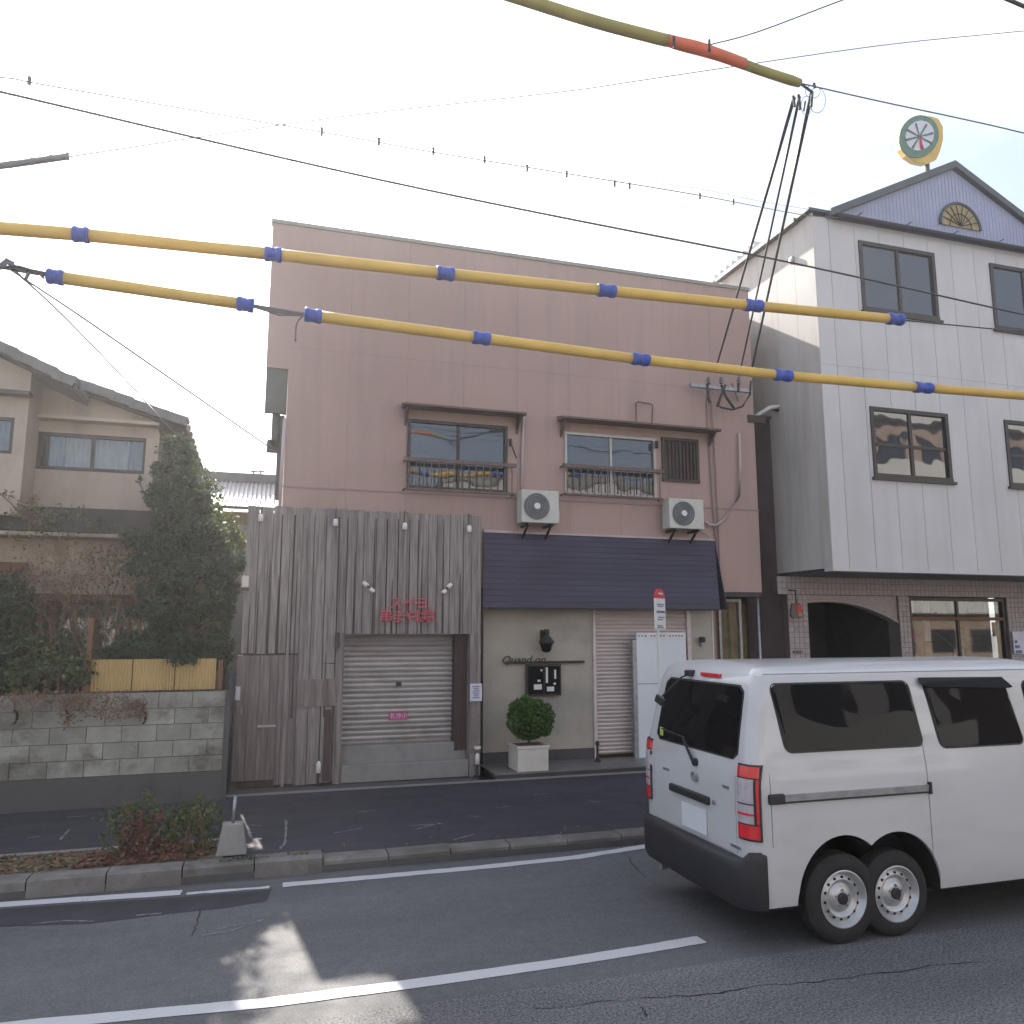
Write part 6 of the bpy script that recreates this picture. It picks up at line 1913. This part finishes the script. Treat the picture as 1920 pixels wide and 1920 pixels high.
leaf_obj('crown', tr, cls, .075, 'leaf_dark', aspect=3.2, shell=.2)
lit = []
for (x, y, rx, ry, n) in ((332, 842, 30, 28, 420), (362, 905, 36, 34, 500), (395, 940, 24, 40, 420), (408, 1000, 20, 30, 240), (345, 880, 30, 30, 300), (385, 1240, 24, 14, 200)):
    lit.append((x, y, rx, ry, n))
leaf_obj('sunlit_leaves', tr, px_clumps(lit, 11.65, 1.0, .25), .06, 'leaf_mid', aspect=2.4, shell=.5)  # lighter green clumps put the sunlit foliage into the colour
# bright shrub right of the conifer, sunlit look put into the leaf colour
yb = thing('gap_shrub', (PY(440, 1040, 12.8).x, 12.8, PAVE), 'sunlit yellow green shrub in the gap beside the plank front', 'shrub')
m = MB(); p0 = PY(440, 1050, 12.8); m.tube([(p0.x - .1, 12.8, PAVE), (p0.x - .05, 12.8, 1.8), (p0.x, 12.8, p0.z)], [.03, .02, .01], 6); m.build('stem', 'bark', yb)
leaf_obj('crown', yb, px_clumps([(425, 985, 22, 24, 260), (440, 1030, 20, 40, 600), (436, 1060, 22, 20, 350), (398, 950, 16, 22, 90)], 12.8, 1.0, .25), .07, 'leaf_yellow_lit', aspect=1.7, shell=.3)

# dry rambling shrub before the house wall
ds = thing('dry_shrub', (PY(180, 1180, 11.9).x, 11.9, PAVE), 'sprawling dry brown shrub with bare twigs before the tan house wall', 'shrub')
tips = []; m = MB()
for (x, y) in ((60, 1250), (110, 1260), (160, 1255), (200, 1250), (235, 1235), (265, 1240)):
    p = PY(x, y, 11.9)
    m.tube([(p.x, 11.9, PAVE), (p.x, 11.9, p.z)], [.03, .022], 6)
    for k in range(2): branch(m, p, (random.uniform(-.5, .5), random.uniform(-.3, .2), 1), .018, .75, 4, .95, tips, 5, .1)
m.build('branches', 'twig', ds)
leaf_obj('sparse_leaves', ds, [(t.x, t.y, t.z, .10, .10, .09, 5) for t in tips if t.z < 3.4], .045, 'leaf_brown', aspect=1.8, shell=.1)
leaf_obj('green_leaves', ds, px_clumps([(85, 965, 60, 22, 190), (60, 1000, 60, 20, 150), (175, 985, 60, 14, 100), (220, 1060, 60, 40, 200), (160, 1180, 80, 50, 260), (230, 1130, 50, 60, 250)], 11.9, 1.0, .25), .055, 'leaf_mid', aspect=1.8, shell=.1)
# climbing sprigs on the upper wall
vn = thing('wall_creeper', (PY(270, 950, 12.8).x, 12.8, zb), 'thin dark creeper on the upper right of the house wall', 'creeper')
m = MB(); m.tube([PY(x, y, 12.75) for x, y in ((262, 905), (270, 925), (275, 940), (285, 958), (288, 975))], .008, 4); m.build('stem', 'bark', vn)
leaf_obj('leaves', vn, px_clumps([(262, 900, 6, 10, 24), (272, 925, 7, 14, 40), (280, 945, 6, 12, 30), (288, 962, 6, 8, 20)], 12.75, 1, .04), .05, 'leaf_dark', shell=.1)
v2 = thing('wall_creeper', (PY(45, 960, 12.2).x, 12.2, zb), 'brownish creeper climbing at the bay corner of the house', 'creeper')
m = MB(); m.tube([PY(x, y, 12.15) for x, y in ((0, 925), (22, 945), (40, 965), (70, 985))], .008, 4); m.build('stem', 'twig', v2); m = MB(); m.tube([PY(x, y, 12.15) for x, y in ((55, 925), (60, 950), (80, 985))], .008, 4); m.build('stem', 'twig', v2)
leaf_obj('leaves', v2, px_clumps([(10, 930, 14, 10, 30), (45, 955, 20, 16, 110), (62, 940, 8, 16, 50), (75, 968, 26, 14, 110)], 12.15, 1, .06), .05, 'leaf_brown', shell=.1)
# dark evergreen at the left edge
le = thing('evergreen_shrub', (PY(0, 1200, 11.6).x, 11.6, PAVE), 'dark green evergreen shrub at the far left above the wall', 'shrub')
m = MB(); p = PY(-10, 1200, 11.6); m.tube([(p.x, 11.6, PAVE), (p.x, 11.6, p.z)], [.05, .03], 6); m.build('stem', 'bark', le)
leaf_obj('crown', le, px_clumps([(-30, 1130, 70, 50, 4200), (-10, 1190, 48, 60, 3400), (-20, 1260, 46, 46, 2800), (-90, 1180, 80, 100, 3500)], 11.6, 1.0, .3), .075, 'leaf_dark', aspect=2.4, shell=.3)
# fallen wall top vegetation
wv_ = thing('wall_ivy', (PY(200, 1310, 10.95).x, 10.95, wz), 'brown dry ivy draped over the top of the block wall', 'creeper')
m = MB()
for k in range(16):
    x = random.uniform(10, 270); pts = [(x, 1300 + random.uniform(-10, 4))]
    for j in range(3): pts.append((pts[-1][0] + random.uniform(-18, 18), pts[-1][1] + random.uniform(6, 18)))
    m.tube([PY(a, b, 10.80) for a, b in pts], .006, 4)
m.build('stem', 'twig', wv_)['kind'] = 'stuff'
leaf_obj('leaves', wv_, px_clumps([(60, 1305, 50, 8, 200), (160, 1312, 60, 12, 420), (215, 1330, 50, 20, 420), (130, 1345, 20, 22, 140), (262, 1330, 14, 22, 100)], 10.83, 1.0, .04), .045, 'leaf_brown', shell=.1)
leaf_obj('garden_leaves', wv_, px_clumps([(90, 1240, 60, 50, 700), (150, 1262, 24, 24, 260), (30, 1270, 40, 30, 300), (215, 1285, 0, 0, 0)], 11.3, 1.0, .15), .06, 'leaf_mid', aspect=1.8, shell=.1)

# roadside shrub in the planting strip
rs_ = thing('roadside_shrub', (-0.85, 8.4, .14), 'low straggly shrub with green and rust red leaves by the kerb', 'shrub')
m = MB(); tips = []
for k in range(14):
    x = random.uniform(-1.25, -.42); branch(m, (x, 8.4 + random.uniform(-.15, .2), .13), (random.uniform(-.4, .4), random.uniform(-.3, .2), 1), .008, .26, 2, .7, tips, 4, .1)
m.build('stems', 'twig', rs_)
YS = 8.35
leaf_obj('green_leaves', rs_, px_clumps([(225, 1535, 34, 28, 170), (270, 1525, 30, 30, 200), (330, 1540, 36, 28, 230), (375, 1525, 34, 30, 280), (390, 1560, 26, 34, 170), (240, 1575, 40, 30, 200), (330, 1565, 50, 28, 260), (275, 1492, 8, 10, 26)], YS, 1.0, .14), .05, 'leaf_mid', aspect=2.0, shell=.1)
leaf_obj('yellow_leaves', rs_, px_clumps([(325, 1545, 26, 18, 80), (372, 1532, 22, 20, 110), (235, 1520, 14, 12, 30)], YS - .05, 1.0, .12), .045, 'leaf_yellow_lit', aspect=2.2, shell=.1)
leaf_obj('red_leaves', rs_, px_clumps([(265, 1555, 34, 30, 330), (290, 1590, 50, 24, 420), (250, 1590, 30, 20, 200), (350, 1600, 40, 12, 160)], YS - .05, 1.0, .12), .05, 'leaf_red', aspect=1.8, shell=.1)
# fallen leaves
fl = []
n = 1500
def scatter(name, n, x0, x1, y0, y1, z, size, mat, label):
    c = np.stack([RNG.uniform(x0, x1, n), RNG.uniform(y0, y1, n), np.full(n, z) + RNG.random(n) * .02], axis=1)
    a = RNG.normal(size=(n, 3)); a[:, 2] *= .25; a /= np.linalg.norm(a, axis=1)[:, None]
    b = np.cross(a, np.array([0, 0, 1.0]) + RNG.normal(size=(n, 3)) * .3); b /= np.linalg.norm(b, axis=1)[:, None]
    s = size * (.5 + RNG.random(n))[:, None]
    V = np.stack([c - a * s * .5, c + b * s * .28, c + a * s * .5, c - b * s * .28], axis=1).reshape(-1, 3)
    me = bpy.data.meshes.new(name); me.from_pydata([tuple(v) for v in V], [], [tuple(range(4 * i, 4 * i + 4)) for i in range(n)]); me.materials.append(MT[mat])
    o = bpy.data.objects.new(name, me); COL.objects.link(o)
    return tag(o, label, 'leaf litter', kind='stuff')
scatter('fallen_leaves', 1500, -3.2, -.4, 8.02, 8.6, .15, .05, 'leaf_brown', 'dry brown leaves lying on the soil of the planting strip')
scatter('fallen_red_leaves', 700, -1.5, -.5, 8.0, 8.45, .155, .05, 'leaf_red', 'rust coloured leaves piled under the roadside shrub')
scatter('strip_weeds', 900, -5, -.4, 8.05, 8.6, .15, .04, 'leaf_mid', 'short green weeds growing in the planting strip')
scatter('kerb_litter', 120, -3, 6, 8.02, 8.3, PAVE + .004, .03, 'leaf_brown', 'few dry leaves scattered along the kerb edge')
o = scatter('kerb_weeds', 260, -.3, .5, 7.86, 7.98, .14, .03, 'leaf_mid', 'small moss and weeds on the top of kerb stones')

# ================================================================== OPPOSITE SIDE (seen only in reflections)
def far_house(name, x0, x1, y, h, mat, label, roof='hip', storeys=2, depth=9):
    t = thing(name, ((x0 + x1) / 2, y - depth / 2, .1), label, 'building')
    m = MB(); m.box(x0, x1, y - depth, y, .1, h); m.build('wall', mat, t)
    if roof == 'hip':
        cx = (x0 + x1) / 2; rr = (x1 - x0) * .28; cy_ = y - depth / 2
        m = MB(); e_ = .6
        m.add([(x0 - e_, y + e_, h), (x1 + e_, y + e_, h), (x1 + e_, y - depth - e_, h), (x0 - e_, y - depth - e_, h), (cx - rr * .4, cy_, h + 2.2), (cx + rr * .4, cy_, h + 2.2)], [(0, 1, 5, 4), (1, 2, 5), (2, 3, 4, 5), (3, 0, 4), (0, 1, 2, 3)])
        m.build('roof', 'rtile', t)
        m = MB(); m.box(x0 - e_, x1 + e_, y + e_, y + e_ + .08, h - .18, h); m.build('fascia', 'white_metal', t)
    else:
        m = MB(); m.box(x0 - .1, x1 + .1, y - depth, y + .1, h, h + .3); m.build('parapet', 'coping', t)
    fh = h / storeys; n = max(2, int((x1 - x0) / 2.6))
    for s_ in range(storeys):
        for i in range(n):
            cx = x0 + (x1 - x0) * (i + .5) / n
            m = MB(); m.box(cx - .8, cx + .8, y, y + .04, s_ * fh + 1.0, s_ * fh + 2.2); wo = m.build('window', 'frame_brown', t)
            q = MB(); q.box(cx - .72, cx + .72, y + .04, y + .05, s_ * fh + 1.08, s_ * fh + 2.12); q.build('pane', 'glass', wo)
        if s_:
            m = MB(); m.box(x0, x1, y, y + .6, s_ * fh - .08, s_ * fh + .08); m.box(x0, x1, y + .55, y + .6, s_ * fh + .08, s_ * fh + .9); m.build('balcony', 'white_metal', t)
    return t


far_house('facing_house', -1.5, 6.0, -7.5, 5.6, 'lplaster', 'plain two storey house with hipped tile roof across the road')
far_house('facing_apartment', 7.2, 19.0, -8.5, 8.6, 'wpanel', 'pale three storey apartment block with balconies across the road', 'flat', 3)
far_house('facing_block', 22, 38, -8.5, 15.5, 'lplaster2', 'tall tan block with hipped roof and balconies across the road', 'hip', 5)
far_house('facing_shop', -14, -3.0, -8.0, 6.2, 'wside', 'light grey flat roofed block across the road, left', 'flat', 2)

# added fog volume, stands in for lens glare around the sun
hz_mb = MB(); hz_mb.box(-70, 70, -30, 75, -1.6, 13.5)
hz_o = hz_mb.build('glare_haze', None); hz_o['kind'] = 'stuff'
hm_ = bpy.data.materials.new('glare_haze_air'); hm_.use_nodes = True
hn = hm_.node_tree.nodes; hn.remove(hn['Principled BSDF'])
hv = hn.new('ShaderNodeVolumePrincipled'); hv.inputs['Density'].default_value = 0.0019
hv.inputs['Color'].default_value = (0.95, 0.93, 0.93, 1); hv.inputs['Anisotropy'].default_value = 0.6
hm_.node_tree.links.new(hv.outputs[0], hn['Material Output'].inputs['Volume'])
hz_o.data.materials.append(hm_)
